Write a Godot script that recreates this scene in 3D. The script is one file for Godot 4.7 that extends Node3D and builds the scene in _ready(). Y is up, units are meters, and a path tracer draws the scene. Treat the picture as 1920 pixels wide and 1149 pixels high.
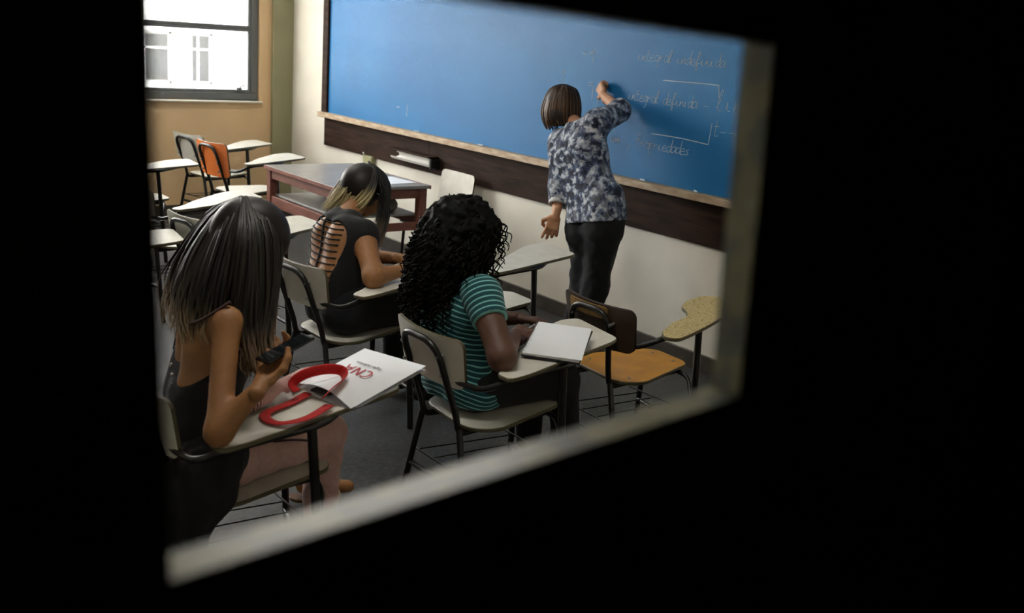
extends Node3D

var M := {}
var taken := {}
var rng := RandomNumberGenerator.new()

const W1A := 0.31
const W1B := 1.45
const W2A := 1.85
const W2B := 3.9
const WY0 := 1.03
const WY1 := 2.95
const LAMP := 2.0
const HOLE := [Vector2(-0.119, 1.572), Vector2(0.284, 1.542), Vector2(0.29, 1.83), Vector2(-0.109, 1.812)]

func _ready() -> void:
	rng.seed = 7
	var cam := Camera3D.new()
	cam.name = "camera"
	cam.position = Vector3(9.32495, 1.8086, 4.46892)
	cam.basis = Basis.from_euler(Vector3(-0.253491, 0.907158, 0.0710094))
	var at := CameraAttributesPhysical.new()
	at.frustum_focal_length = 41.39
	at.frustum_near = 0.02
	at.frustum_far = 200.0
	at.frustum_focus_distance = 4.6
	at.exposure_aperture = 4.2
	cam.attributes = at
	cam.fov = 32.3377
	add_child(cam)
	cam.current = true
	var we := WorldEnvironment.new()
	var env := Environment.new()
	var sky := Sky.new()
	var sm := ProceduralSkyMaterial.new()
	sm.sky_top_color = Color(0.95, 0.96, 0.97)
	sm.sky_horizon_color = Color(1.0, 0.985, 0.94)
	sm.ground_bottom_color = Color(0.45, 0.44, 0.42)
	sm.ground_horizon_color = Color(0.9, 0.89, 0.86)
	sm.sky_energy_multiplier = 4.2
	sm.ground_energy_multiplier = 1.4
	sky.sky_material = sm
	env.background_mode = Environment.BG_SKY
	env.sky = sky
	env.tonemap_mode = Environment.TONE_MAPPER_LINEAR
	env.tonemap_exposure = 1.0
	env.sdfgi_enabled = true
	env.ssao_enabled = true
	env.ssil_enabled = true
	we.environment = env
	add_child(we)
	make_materials()
	make_room()
	make_outside()
	make_lamp(Vector3(6.4, 3.1, 2.9), "white ceiling lamp over the seated persons at the right")
	make_lamp(Vector3(3.8, 3.1, 2.4), "white ceiling lamp over the empty chairs at the left")
	make_lamp(Vector3(1.3, 3.1, 1.6), "white ceiling lamp nearest the windows")
	make_board()
	make_desk()
	place_chairs()
	people_materials()
	make_teacher()
	make_curly_girl()
	make_slashed_girl()
	make_long_hair_girl()
	make_small_things()

# ---------------------------------------------------------------- mesh helper
class MB:
	var v := PackedVector3Array()
	var n := PackedVector3Array()
	var u := PackedVector2Array()
	var c := PackedColorArray()
	var i := PackedInt32Array()
	var col := Color(1, 1, 1)

	func vert(p: Vector3, nn: Vector3, uv: Vector2 = Vector2.ZERO) -> int:
		v.append(p); n.append(nn); u.append(uv); c.append(col)
		return v.size() - 1

	func face(pts: Array, out: Vector3, xf := Transform3D(), uvs: Array = []) -> void:
		var b := v.size()
		var nn: Vector3 = (pts[2] - pts[0]).cross(pts[1] - pts[0])
		var flip := nn.dot(out) < 0.0
		nn = (xf.basis * (-nn if flip else nn)).normalized()
		for k in pts.size():
			vert(xf * pts[k], nn, uvs[k] if uvs.size() else Vector2(pts[k].x, pts[k].y + pts[k].z))
		for k in range(1, pts.size() - 1):
			if flip:
				i.append_array([b, b + k + 1, b + k])
			else:
				i.append_array([b, b + k, b + k + 1])

	func box(size: Vector3, at := Vector3.ZERO, bev := 0.003, basis := Basis()) -> void:
		var xf := Transform3D(basis, at)
		var h := size * 0.5
		bev = minf(bev, minf(h.x, minf(h.y, h.z)) * 0.49)
		var q := h - Vector3(bev, bev, bev)
		for ax in 3:
			var a1 := (ax + 1) % 3
			var a2 := (ax + 2) % 3
			for s: float in [-1.0, 1.0]:
				var f := []
				for w: Vector2 in [Vector2(-1, -1), Vector2(1, -1), Vector2(1, 1), Vector2(-1, 1)]:
					var p := Vector3.ZERO
					p[ax] = s * h[ax]; p[a1] = w.x * q[a1]; p[a2] = w.y * q[a2]
					f.append(p)
				var o := Vector3.ZERO
				o[ax] = s
				face(f, o, xf)
				for t: float in [-1.0, 1.0]:
					var e := []
					for w: float in [-1.0, 1.0]:
						var p := Vector3.ZERO
						p[ax] = s * h[ax]; p[a1] = t * q[a1]; p[a2] = w * q[a2]
						e.append(p)
					for w: float in [1.0, -1.0]:
						var p := Vector3.ZERO
						p[ax] = s * q[ax]; p[a1] = t * h[a1]; p[a2] = w * q[a2]
						e.append(p)
					var oo := Vector3.ZERO
					oo[ax] = s; oo[a1] = t
					face(e, oo, xf)
		for sx: float in [-1.0, 1.0]:
			for sy: float in [-1.0, 1.0]:
				for sz: float in [-1.0, 1.0]:
					face([Vector3(sx * h.x, sy * q.y, sz * q.z), Vector3(sx * q.x, sy * h.y, sz * q.z), Vector3(sx * q.x, sy * q.y, sz * h.z)], Vector3(sx, sy, sz), xf)

	# a flat board cut to an outline (x, z), from height y0 to y1, edges in their own colour
	func plate(poly: PackedVector2Array, y0: float, y1: float, bev: float, top: Color, side: Color, xf := Transform3D()) -> void:
		var m := poly.size()
		var area := 0.0
		for k in m:
			area += poly[k].cross(poly[(k + 1) % m])
		if area < 0.0:
			poly.reverse()
		var inset := PackedVector2Array()
		for k in m:
			var d0 := (poly[k] - poly[(k + m - 1) % m]).normalized()
			var d1 := (poly[(k + 1) % m] - poly[k]).normalized()
			var nn := Vector2(-d0.y - d1.y, d0.x + d1.x)
			nn = nn.normalized() / maxf(0.4, nn.length() * 0.5)
			inset.append(poly[k] + nn * bev)
		var tris := Geometry2D.triangulate_polygon(inset)
		for s in 2:
			col = top
			var b := v.size()
			var yy := y1 if s == 0 else y0
			var up := Vector3.UP if s == 0 else Vector3.DOWN
			for p in inset:
				vert(xf * Vector3(p.x, yy, p.y), xf.basis * up, p)
			for k in range(0, tris.size(), 3):
				var a := inset[tris[k]]
				var bb := inset[tris[k + 1]]
				var cc := inset[tris[k + 2]]
				var cw := (bb - a).cross(cc - a) > 0.0
				if cw == (s == 0):
					i.append_array([b + tris[k], b + tris[k + 1], b + tris[k + 2]])
				else:
					i.append_array([b + tris[k], b + tris[k + 2], b + tris[k + 1]])
		col = side
		for k in m:
			var l := (k + 1) % m
			var o2 := Vector2((poly[l] - poly[k]).y, -(poly[l] - poly[k]).x)
			var o := Vector3(o2.x, 0, o2.y)
			var P := func(a: Vector2, y: float): return Vector3(a.x, y, a.y)
			face([P.call(poly[k], y0 + bev), P.call(poly[l], y0 + bev), P.call(poly[l], y1 - bev), P.call(poly[k], y1 - bev)], o, xf)
			face([P.call(poly[k], y1 - bev), P.call(poly[l], y1 - bev), P.call(inset[l], y1), P.call(inset[k], y1)], o.normalized() + Vector3.UP, xf)
			face([P.call(poly[k], y0 + bev), P.call(poly[l], y0 + bev), P.call(inset[l], y0), P.call(inset[k], y0)], o.normalized() + Vector3.DOWN, xf)
		col = Color(1, 1, 1)

	func tube(p: PackedVector3Array, r: float, seg := 8, radii := PackedFloat32Array(), flat := 1.0, side := Vector3.ZERO, cols := PackedColorArray(), ends := true) -> void:
		var m := p.size()
		var t := (p[1] - p[0]).normalized()
		var x := side - t * side.dot(t)
		if x.length() < 0.01:
			x = t.cross(Vector3.UP)
			if x.length() < 0.05:
				x = t.cross(Vector3.RIGHT)
		x = x.normalized()
		var b := v.size()
		var run := 0.0
		for k in m:
			var tk := (p[mini(k + 1, m - 1)] - p[maxi(k - 1, 0)]).normalized()
			x = (x - tk * x.dot(tk)).normalized()
			var y := tk.cross(x)
			var rr := radii[k] if radii.size() else r
			if k: run += p[k].distance_to(p[k - 1])
			if cols.size(): col = cols[k]
			for s in seg:
				var a := TAU * s / seg
				var nn := (x * cos(a) * flat + y * sin(a)).normalized()
				vert(p[k] + x * (cos(a) * rr) + y * (sin(a) * rr * flat), nn, Vector2(float(s) / seg, run))
		for k in m - 1:
			for s in seg:
				var s2 := (s + 1) % seg
				var a := b + k * seg + s
				var d := b + k * seg + s2
				i.append_array([a, a + seg, d, d, a + seg, d + seg])
		if ends:
			for e in 2:
				var k := 0 if e == 0 else m - 1
				var tk := (p[0] - p[1]).normalized() if e == 0 else (p[m - 1] - p[m - 2]).normalized()
				var o := vert(p[k], tk)
				var q := v.size()
				for s in seg:
					vert(v[b + k * seg + s], tk)
				for s in seg:
					if e == 0: i.append_array([o, q + s, q + (s + 1) % seg])
					else: i.append_array([o, q + (s + 1) % seg, q + s])
		col = Color(1, 1, 1)

	# a curved rectangular panel with rounded corners, standing in xy, bowed towards +z in the middle
	func panel(w: float, h: float, t: float, rad: float, bow: float, xf: Transform3D, top: Color, side: Color, taper := 0.0) -> void:
		var ys := []
		for k in 7: ys.append(rad * (1.0 - cos(PI / 2 * k / 6.0)))
		for k in range(1, 4): ys.append(rad + (h - 2 * rad) * k / 4.0)
		for k in 7: ys.append(h - rad * (1.0 - cos(PI / 2 * (6 - k) / 6.0)))
		var N := 12
		var grid := func(y: float, s: float, z: float) -> Vector3:
			var hw := w * 0.5 - taper * (1.0 - y / h)
			var e := minf(y, h - y)
			if e < rad:
				hw -= rad - sqrt(maxf(0.0, rad * rad - (rad - e) * (rad - e)))
			return Vector3(hw * s, y, bow * (1.0 - s * s * hw * hw * 4.0 / (w * w)) + z)
		for f in 2:
			col = top
			var z := t if f == 0 else 0.0
			var b := v.size()
			for y: float in ys:
				for k in N + 1:
					var s := -1.0 + 2.0 * k / N
					var p: Vector3 = grid.call(y, s, z)
					var nn := Vector3(8.0 * bow * p.x / (w * w), 0, 1).normalized() * (1.0 if f == 0 else -1.0)
					vert(xf * p, (xf.basis * nn).normalized(), Vector2(p.x, y))
			for r in ys.size() - 1:
				for k in N:
					var a := b + r * (N + 1) + k
					if f == 0: i.append_array([a, a + N + 1, a + 1, a + 1, a + N + 1, a + N + 2])
					else: i.append_array([a, a + 1, a + N + 1, a + 1, a + N + 2, a + N + 1])
		col = side
		var rim := []
		for k in N + 1: rim.append([ys[0], -1.0 + 2.0 * k / N])
		for y: float in ys: rim.append([y, 1.0])
		for k in N + 1: rim.append([ys[-1], 1.0 - 2.0 * k / N])
		for k in ys.size(): rim.append([ys[ys.size() - 1 - k], -1.0])
		for k in rim.size():
			var a: Array = rim[k]
			var d: Array = rim[(k + 1) % rim.size()]
			var p0: Vector3 = grid.call(a[0], a[1], 0.0)
			var p1: Vector3 = grid.call(d[0], d[1], 0.0)
			if p0.distance_to(p1) < 1e-5: continue
			face([p0, p1, p1 + Vector3(0, 0, t), p0 + Vector3(0, 0, t)], (p0 + p1) * 0.5 - Vector3(0, h * 0.5, bow), xf)
		col = Color(1, 1, 1)

	func mesh(mat: Material) -> ArrayMesh:
		var a := []
		a.resize(Mesh.ARRAY_MAX)
		a[Mesh.ARRAY_VERTEX] = v; a[Mesh.ARRAY_NORMAL] = n; a[Mesh.ARRAY_TEX_UV] = u; a[Mesh.ARRAY_COLOR] = c; a[Mesh.ARRAY_INDEX] = i
		var m := ArrayMesh.new()
		m.add_surface_from_arrays(Mesh.PRIMITIVE_TRIANGLES, a)
		m.surface_set_material(0, mat)
		return m

# ------------------------------------------------- blended bodies (surface nets)
class Field:
	var pr := []          # [a, b, ra, rb]  or  [centre, radii, basis inverse]
	var cuts := []        # [normal, distance]: what lies beyond is cut away
	var holes := []       # capsules taken out
	var k := 0.012
	var disp = null
	var uvf = null
	var colf = null

	func cap(a: Vector3, b: Vector3, ra: float, rb := -1.0) -> void:
		pr.append([a, b, ra, ra if rb < 0.0 else rb])

	# a limb of cloth that ends in a straight hem at b
	func sleeve(a: Vector3, b: Vector3, ra: float, rb: float) -> void:
		pr.append([a, b, ra, rb, true])

	func path(p: Array, r: Array) -> void:
		for j in p.size() - 1:
			cap(p[j], p[j + 1], r[j], r[j + 1])

	func ell(c: Vector3, r: Vector3, b := Basis()) -> void:
		pr.append([c, r, b.inverse()])

	func one(q: Array, p: Vector3) -> float:
		if q.size() > 3:
			var a: Vector3 = q[0]
			var ab: Vector3 = q[1] - a
			var hh := (p - a).dot(ab) / maxf(ab.length_squared(), 1e-9)
			var h := clampf(hh, 0.0, 1.0)
			var d := (p - a - ab * h).length() - lerpf(q[2], q[3], h)
			return maxf(d, (hh - 1.0) * ab.length()) if q.size() == 5 else d
		var l: Vector3 = q[2] * (p - q[0])
		var r: Vector3 = q[1]
		var k0 := (l / r).length()
		var k1 := (l / (r * r)).length()
		return k0 * (k0 - 1.0) / maxf(k1, 1e-6)

	func value(p: Vector3) -> float:
		var s := 0.0
		for q in pr:
			s += exp(-one(q, p) / k)
		return -k * log(maxf(s, 1e-30))

	func bounds(q: Array) -> AABB:
		if q.size() > 3:
			var r: float = maxf(q[2], q[3])
			return AABB(q[0], Vector3.ZERO).expand(q[1]).grow(r)
		var R: Vector3 = q[1]
		return AABB(q[0], Vector3.ZERO).grow(maxf(R.x, maxf(R.y, R.z)))

	func build(mb: MB, cell: float) -> void:
		var ext := 4.0 * k + 2.5 * cell
		var bb := bounds(pr[0])
		for q in pr: bb = bb.merge(bounds(q))
		bb = bb.grow(ext + cell)
		var o := bb.position
		var nx := int(bb.size.x / cell) + 2
		var ny := int(bb.size.y / cell) + 2
		var nz := int(bb.size.z / cell) + 2
		var acc := PackedFloat32Array()
		acc.resize(nx * ny * nz)
		var sy := nx
		var sz := nx * ny
		var ik := -1.0 / k
		for q: Array in pr:
			var b := bounds(q).grow(ext)
			var i0 := ((b.position - o) / cell).floor()
			var i1 := ((b.end - o) / cell).ceil()
			var is_cap := q.size() == 4
			var a: Vector3 = q[0]
			var ab := Vector3.ZERO
			var il := 0.0
			var ra := 0.0
			var rd := 0.0
			if is_cap:
				ab = q[1] - a
				il = 1.0 / maxf(ab.length_squared(), 1e-9)
				ra = q[2]; rd = q[3] - ra
			for z in range(maxi(0, int(i0.z)), mini(nz - 1, int(i1.z)) + 1):
				for y in range(maxi(0, int(i0.y)), mini(ny - 1, int(i1.y)) + 1):
					var at := z * sz + y * sy
					var p := Vector3(o.x, o.y + y * cell, o.z + z * cell)
					for x in range(maxi(0, int(i0.x)), mini(nx - 1, int(i1.x)) + 1):
						p.x = o.x + x * cell
						var d := 0.0
						if is_cap:
							var w := p - a
							var h := clampf(w.dot(ab) * il, 0.0, 1.0)
							d = (w - ab * h).length() - ra - rd * h
						else:
							d = one(q, p)
						if d < ext:
							acc[at + x] += exp(d * ik)
		var f := PackedFloat32Array()
		f.resize(acc.size())
		f.fill(9.0)
		for j in acc.size():
			var s := acc[j]
			if s > 0.0:
				var val := -k * log(s)
				if (cuts.size() or holes.size() or disp != null) and val < 0.05:
					var z := j / sz
					var y := (j - z * sz) / sy
					var p := o + Vector3(j - z * sz - y * sy, y, z) * cell
					if disp != null and val > -0.05: val += disp.call(p)
					for h: Array in holes: val = maxf(val, -one(h, p))
					for cu: Array in cuts: val = maxf(val, cu[0].dot(p) - cu[1])
				f[j] = val
		var ids := PackedInt32Array()
		ids.resize(acc.size())
		ids.fill(-1)
		var base := mb.v.size()
		var off := [0, 1, sy, sy + 1, sz, sz + 1, sz + sy, sz + sy + 1]
		var ed := [0, 1, 2, 3, 4, 5, 6, 7, 0, 2, 1, 3, 4, 6, 5, 7, 0, 4, 1, 5, 2, 6, 3, 7]
		for z in nz - 1:
			for y in ny - 1:
				var row := z * sz + y * sy
				for x in nx - 1:
					var j := row + x
					if acc[j] == 0.0: continue
					var m := int(f[j] < 0.0) + int(f[j + 1] < 0.0) + int(f[j + sy] < 0.0) + int(f[j + sy + 1] < 0.0) + int(f[j + sz] < 0.0) + int(f[j + sz + 1] < 0.0) + int(f[j + sz + sy] < 0.0) + int(f[j + sz + sy + 1] < 0.0)
					if m == 0 or m == 8: continue
					var s := Vector3.ZERO
					var cnt := 0
					for e in range(0, 24, 2):
						var e0: int = ed[e]
						var e1: int = ed[e + 1]
						var f0 := f[j + off[e0]]
						var f1 := f[j + off[e1]]
						if (f0 < 0.0) != (f1 < 0.0):
							var t := f0 / (f0 - f1)
							s += Vector3(e0 & 1, (e0 >> 1) & 1, e0 >> 2).lerp(Vector3(e1 & 1, (e1 >> 1) & 1, e1 >> 2), t)
							cnt += 1
					var p := o + (Vector3(x, y, z) + s / cnt) * cell
					ids[j] = mb.v.size()
					if colf != null: mb.col = colf.call(p)
					mb.vert(p, Vector3.ZERO, uvf.call(p) if uvf != null else Vector2(p.x + p.z, p.y))
		var st := [1, sy, sz]
		for z in range(1, nz - 1):
			for y in range(1, ny - 1):
				for x in range(1, nx - 1):
					var j := z * sz + y * sy + x
					if acc[j] == 0.0: continue
					for ax in 3:
						var in0 := f[j] < 0.0
						if in0 == (f[j + st[ax]] < 0.0): continue
						var s1: int = st[(ax + 1) % 3]
						var s2: int = st[(ax + 2) % 3]
						var a := ids[j]; var b := ids[j - s1]; var d := ids[j - s1 - s2]; var e := ids[j - s2]
						if a < 0 or b < 0 or d < 0 or e < 0: continue
						if in0: mb.i.append_array([a, d, b, a, e, d])
						else: mb.i.append_array([a, b, d, a, d, e])
		for j in range(0, mb.i.size(), 3):
			var a := mb.i[j]
			if a < base: continue
			var b := mb.i[j + 1]
			var d := mb.i[j + 2]
			var nn := (mb.v[d] - mb.v[a]).cross(mb.v[b] - mb.v[a])
			mb.n[a] += nn; mb.n[b] += nn; mb.n[d] += nn
		for j in range(base, mb.v.size()):
			mb.n[j] = mb.n[j].normalized()
		mb.col = Color(1, 1, 1)

# ---------------------------------------------------------------- scene helpers
func numbered(called: String) -> String:
	taken[called] = taken.get(called, -1) + 1
	return called if taken[called] == 0 else "%s_%03d" % [called, taken[called]]

func put(mb: MB, called: String, mat: Material, parent: Node3D = null) -> MeshInstance3D:
	var o := MeshInstance3D.new()
	o.mesh = mb.mesh(mat)
	return hang(o, called, parent)

func hang(o: Node3D, called: String, parent: Node3D = null) -> Node3D:
	if parent:
		o.name = called
		parent.add_child(o, true)
	else:
		o.name = numbered(called)
		add_child(o, true)
	return o

func tag(o: Node3D, label: String, category: String, group := "") -> Node3D:
	o.set_meta("label", label); o.set_meta("category", category)
	if group: o.set_meta("group", group)
	return o

func struct(o: Node3D, label: String, category := "") -> Node3D:
	o.set_meta("kind", "structure")
	o.set_meta("label", label)
	o.set_meta("category", category)
	return o

func thing(called: String, label: String, category: String, at := Vector3.ZERO, turn := 0.0, group := "") -> Node3D:
	var o := Node3D.new()
	hang(o, called)
	o.position = at
	o.rotation.y = turn
	return tag(o, label, category, group)

func boxed(size: Vector3, at := Vector3.ZERO, bev := 0.003, basis := Basis()) -> MB:
	var mb := MB.new()
	mb.box(size, at, bev, basis)
	return mb

func rounded(pts: Array, rad: Array, seg := 5) -> PackedVector2Array:
	var out := PackedVector2Array()
	var m := pts.size()
	for k in m:
		var p: Vector2 = pts[k]
		var a: Vector2 = (pts[(k + m - 1) % m] - p)
		var b: Vector2 = (pts[(k + 1) % m] - p)
		var r: float = minf(rad[k % rad.size()], minf(a.length(), b.length()) * 0.48)
		if r < 0.001:
			out.append(p)
			continue
		var p0 := p + a.normalized() * r
		var p2 := p + b.normalized() * r
		for s in seg + 1:
			var t := float(s) / seg
			out.append(p0.lerp(p, t).lerp(p.lerp(p2, t), t))
	return out

func curve(pts: Array, per := 6, closed := false) -> PackedVector3Array:
	var out := PackedVector3Array()
	var m := pts.size()
	for k in (m if closed else m - 1):
		var p0: Vector3 = pts[(k - 1 + m) % m] if closed or k > 0 else pts[0]
		var p1: Vector3 = pts[k]
		var p2: Vector3 = pts[(k + 1) % m]
		var p3: Vector3 = pts[(k + 2) % m] if closed or k + 2 < m else pts[m - 1]
		for s in per:
			out.append(p1.cubic_interpolate(p2, p0, p3, float(s) / per))
	out.append(pts[0] if closed else pts[m - 1])
	return out

# a path of straight runs with rounded bends
func bent(pts: Array, r: float, seg := 5) -> PackedVector3Array:
	var out := PackedVector3Array([pts[0]])
	for k in range(1, pts.size() - 1):
		var p: Vector3 = pts[k]
		var a: Vector3 = pts[k - 1] - p
		var b: Vector3 = pts[k + 1] - p
		var rr := minf(r, minf(a.length(), b.length()) * 0.48)
		var p0 := p + a.normalized() * rr
		var p2 := p + b.normalized() * rr
		for s in seg + 1:
			var t := float(s) / seg
			out.append(p0.lerp(p, t).lerp(p.lerp(p2, t), t))
	out.append(pts[-1])
	return out

func noise_tex(freq: float, c0: Color, c1: Color, seed_no: int, size := 256, octaves := 4, kind := FastNoiseLite.TYPE_SIMPLEX_SMOOTH, stops := []) -> NoiseTexture2D:
	var t := NoiseTexture2D.new()
	var f := FastNoiseLite.new()
	f.seed = seed_no; f.frequency = freq; f.noise_type = kind; f.fractal_octaves = octaves
	t.noise = f; t.width = size; t.height = size; t.seamless = true
	var g := Gradient.new()
	if stops.size():
		var offs := PackedFloat32Array()
		var cs := PackedColorArray()
		for s in stops:
			offs.append(s[0]); cs.append(s[1])
		g.offsets = offs; g.colors = cs
	else:
		g.set_color(0, c0); g.set_color(1, c1)
	t.color_ramp = g
	return t

func normal_tex(freq: float, strength: float, seed_no: int, size := 256) -> NoiseTexture2D:
	var t := NoiseTexture2D.new()
	var f := FastNoiseLite.new()
	f.seed = seed_no; f.frequency = freq; f.fractal_octaves = 4
	t.noise = f; t.width = size; t.height = size; t.seamless = true
	t.as_normal_map = true; t.bump_strength = strength
	return t

func mat(called: String, color: Color, rough := 0.6, opts := {}) -> StandardMaterial3D:
	var m := StandardMaterial3D.new()
	m.resource_name = called
	m.albedo_color = color
	m.roughness = rough
	for key in opts: m.set(key, opts[key])
	M[called] = m
	return m

func grained(called: String, c0: Color, c1: Color, rough: float, freq: float, scale: float, opts := {}, world := false) -> StandardMaterial3D:
	var m := mat(called, Color(1, 1, 1), rough, opts)
	m.albedo_texture = noise_tex(freq, c0, c1, called.hash() % 1000)
	m.uv1_triplanar = true
	m.uv1_world_triplanar = world
	m.uv1_scale = Vector3(scale, scale, scale)
	return m

# ---------------------------------------------------------------- materials
func make_materials() -> void:
	var vc := {"vertex_color_use_as_albedo": true}
	grained("cream_plaster", Color(0.86, 0.84, 0.78), Color(0.92, 0.905, 0.85), 0.75, 0.012, 0.35, {}, true)
	grained("tan_plaster", Color(0.84, 0.71, 0.53), Color(0.88, 0.75, 0.575), 0.7, 0.01, 0.4, {}, true)
	grained("olive_paint", Color(0.55, 0.54, 0.41), Color(0.6, 0.585, 0.45), 0.55, 0.012, 0.5, {}, true)
	grained("white_ceiling", Color(0.9, 0.89, 0.86), Color(0.94, 0.93, 0.9), 0.85, 0.02, 0.5, {}, true)
	var fl := grained("dark_floor", Color(0.3, 0.31, 0.32), Color(0.42, 0.43, 0.44), 0.34, 0.03, 1.2, {}, true)
	fl.albedo_texture = noise_tex(0.05, Color.BLACK, Color.BLACK, 41, 512, 5, FastNoiseLite.TYPE_SIMPLEX_SMOOTH, [[0.0, Color(0.18, 0.18, 0.175)], [0.45, Color(0.23, 0.23, 0.225)], [0.75, Color(0.27, 0.27, 0.265)], [0.93, Color(0.32, 0.32, 0.31)], [1.0, Color(0.48, 0.48, 0.46)]])
	fl.roughness = 0.5
	fl.metallic_specular = 0.4
	grained("dark_wood", Color(0.13, 0.085, 0.065), Color(0.26, 0.185, 0.15), 0.6, 0.02, 1.0, {"uv1_scale": Vector3(1.2, 6, 1.2)}, true)
	M.dark_wood.uv1_scale = Vector3(0.5, 4.0, 4.0)
	M.dark_wood.metallic_specular = 0.2
	grained("baseboard_wood", Color(0.22, 0.2, 0.175), Color(0.3, 0.27, 0.24), 0.5, 0.02, 1.5, {}, true)
	grained("ledge_wood", Color(0.62, 0.5, 0.38), Color(0.82, 0.76, 0.66), 0.6, 0.03, 1.0, {}, true)
	M.ledge_wood.uv1_scale = Vector3(0.8, 3.0, 6.0)
	grained("red_wood", Color(0.42, 0.24, 0.19), Color(0.55, 0.33, 0.27), 0.5, 0.03, 1.0, {}, false)
	M.red_wood.uv1_scale = Vector3(0.6, 4.0, 4.0)
	grained("grey_laminate", Color(0.52, 0.51, 0.5), Color(0.6, 0.59, 0.57), 0.3, 0.02, 1.0, {}, false)
	grained("laminate", Color(0.93, 0.93, 0.92), Color(1, 1, 1), 0.42, 0.02, 2.0, vc)
	grained("worn_board", Color(1, 1, 1), Color(1, 1, 1), 0.6, 0.02, 2.0, vc)
	M.worn_board.albedo_texture = noise_tex(0.055, Color.BLACK, Color.BLACK, 5, 512, 5, FastNoiseLite.TYPE_SIMPLEX_SMOOTH, [[0.0, Color(0.4, 0.31, 0.18)], [0.22, Color(0.62, 0.52, 0.35)], [0.34, Color(0.88, 0.84, 0.7)], [0.6, Color(0.97, 0.95, 0.84)], [0.8, Color(0.8, 0.73, 0.54)], [1.0, Color(1, 1, 0.95)]])
	grained("amber_board", Color(0.85, 0.85, 0.85), Color(1, 1, 1), 0.3, 0.012, 2.0, vc)
	grained("worn_back", Color(0.2, 0.15, 0.11), Color(0.28, 0.21, 0.15), 0.5, 0.02, 2.0, vc)
	mat("black_tube", Color(0.1, 0.095, 0.085), 0.35, {"metallic": 0.0})
	mat("wire", Color(0.1, 0.1, 0.1), 0.4)
	mat("steel", Color(0.75, 0.75, 0.75), 0.3, {"metallic": 0.9})
	grained("board_blue", Color(0.03, 0.42, 0.66), Color(0.07, 0.47, 0.71), 0.5, 0.006, 0.4, {}, true)
	M.board_blue.metallic_specular = 0.42
	grained("chalk", Color(0.6, 0.7, 0.78), Color(0.85, 0.89, 0.92), 0.95, 0.08, 6.0)
	mat("frame_metal", Color(0.4, 0.41, 0.4), 0.45)
	mat("glass", Color(1, 1, 1, 0.06), 0.02, {"transparency": BaseMaterial3D.TRANSPARENCY_ALPHA})
	mat("dusty_glass", Color(0.72, 0.72, 0.7, 0.36), 0.02, {"transparency": BaseMaterial3D.TRANSPARENCY_ALPHA})
	mat("lamp_glow", Color(0.95, 0.95, 0.93), 0.5, {"emission_enabled": true, "emission": Color(1.0, 0.985, 0.95), "emission_energy_multiplier": 2.5})
	mat("paper", Color(0.93, 0.94, 0.96), 0.8)
	mat("facade_white", Color(0.8, 0.8, 0.8), 0.9)
	mat("facade_glass", Color(0.2, 0.21, 0.22), 0.15)
	var dp := grained("door_paint", Color(0.6, 0.6, 0.57), Color(0.9, 0.89, 0.84), 0.3, 0.05, 3.0, {}, true)
	dp.albedo_texture = noise_tex(0.02, Color.BLACK, Color.BLACK, 77, 256, 3, FastNoiseLite.TYPE_SIMPLEX_SMOOTH, [[0.0, Color(0.56, 0.58, 0.56)], [0.5, Color(0.62, 0.64, 0.61)], [0.6, Color(0.78, 0.76, 0.62)], [0.85, Color(0.8, 0.78, 0.64)], [0.92, Color(0.86, 0.89, 0.88)]])
	mat("corridor_paint", Color(0.3, 0.3, 0.3), 0.9)
	grained("outlet_plastic", Color(0.6, 0.6, 0.45), Color(0.68, 0.67, 0.52), 0.5, 0.03, 6.0)
	mat("dark", Color(0.05, 0.05, 0.05), 0.6)
	mat("white_pvc", Color(0.93, 0.92, 0.89), 0.4)
	grained("grey_cloth", Color(0.42, 0.41, 0.37), Color(0.52, 0.5, 0.46), 0.9, 0.06, 4.0)
	grained("dark_cloth", Color(0.13, 0.12, 0.12), Color(0.19, 0.17, 0.17), 0.9, 0.06, 5.0)

const CREAM := Color(0.71, 0.69, 0.61)
const EDGE := Color(0.12, 0.1, 0.055)

# a wall of boxes between the given cuts, openings left free.  Axes: a = along, y = up
func wall(called: String, at: Vector3, along: Vector3, out: Vector3, cuts_a: Array, cuts_y: Array, free: Array, thick: float, m: Material, label: String) -> MeshInstance3D:
	var mb := MB.new()
	var basis := Basis(along, Vector3.UP, along.cross(Vector3.UP))
	for a in cuts_a.size() - 1:
		for y in cuts_y.size() - 1:
			if Vector2i(a, y) in free: continue
			var s := Vector3(cuts_a[a + 1] - cuts_a[a], cuts_y[y + 1] - cuts_y[y], thick)
			var ce: Vector3 = at + along * ((cuts_a[a] + cuts_a[a + 1]) * 0.5) + Vector3.UP * ((cuts_y[y] + cuts_y[y + 1]) * 0.5) - out * thick * 0.5
			mb.box(s, ce, 0.0, basis)
	return struct(put(mb, called, m), label)

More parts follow.
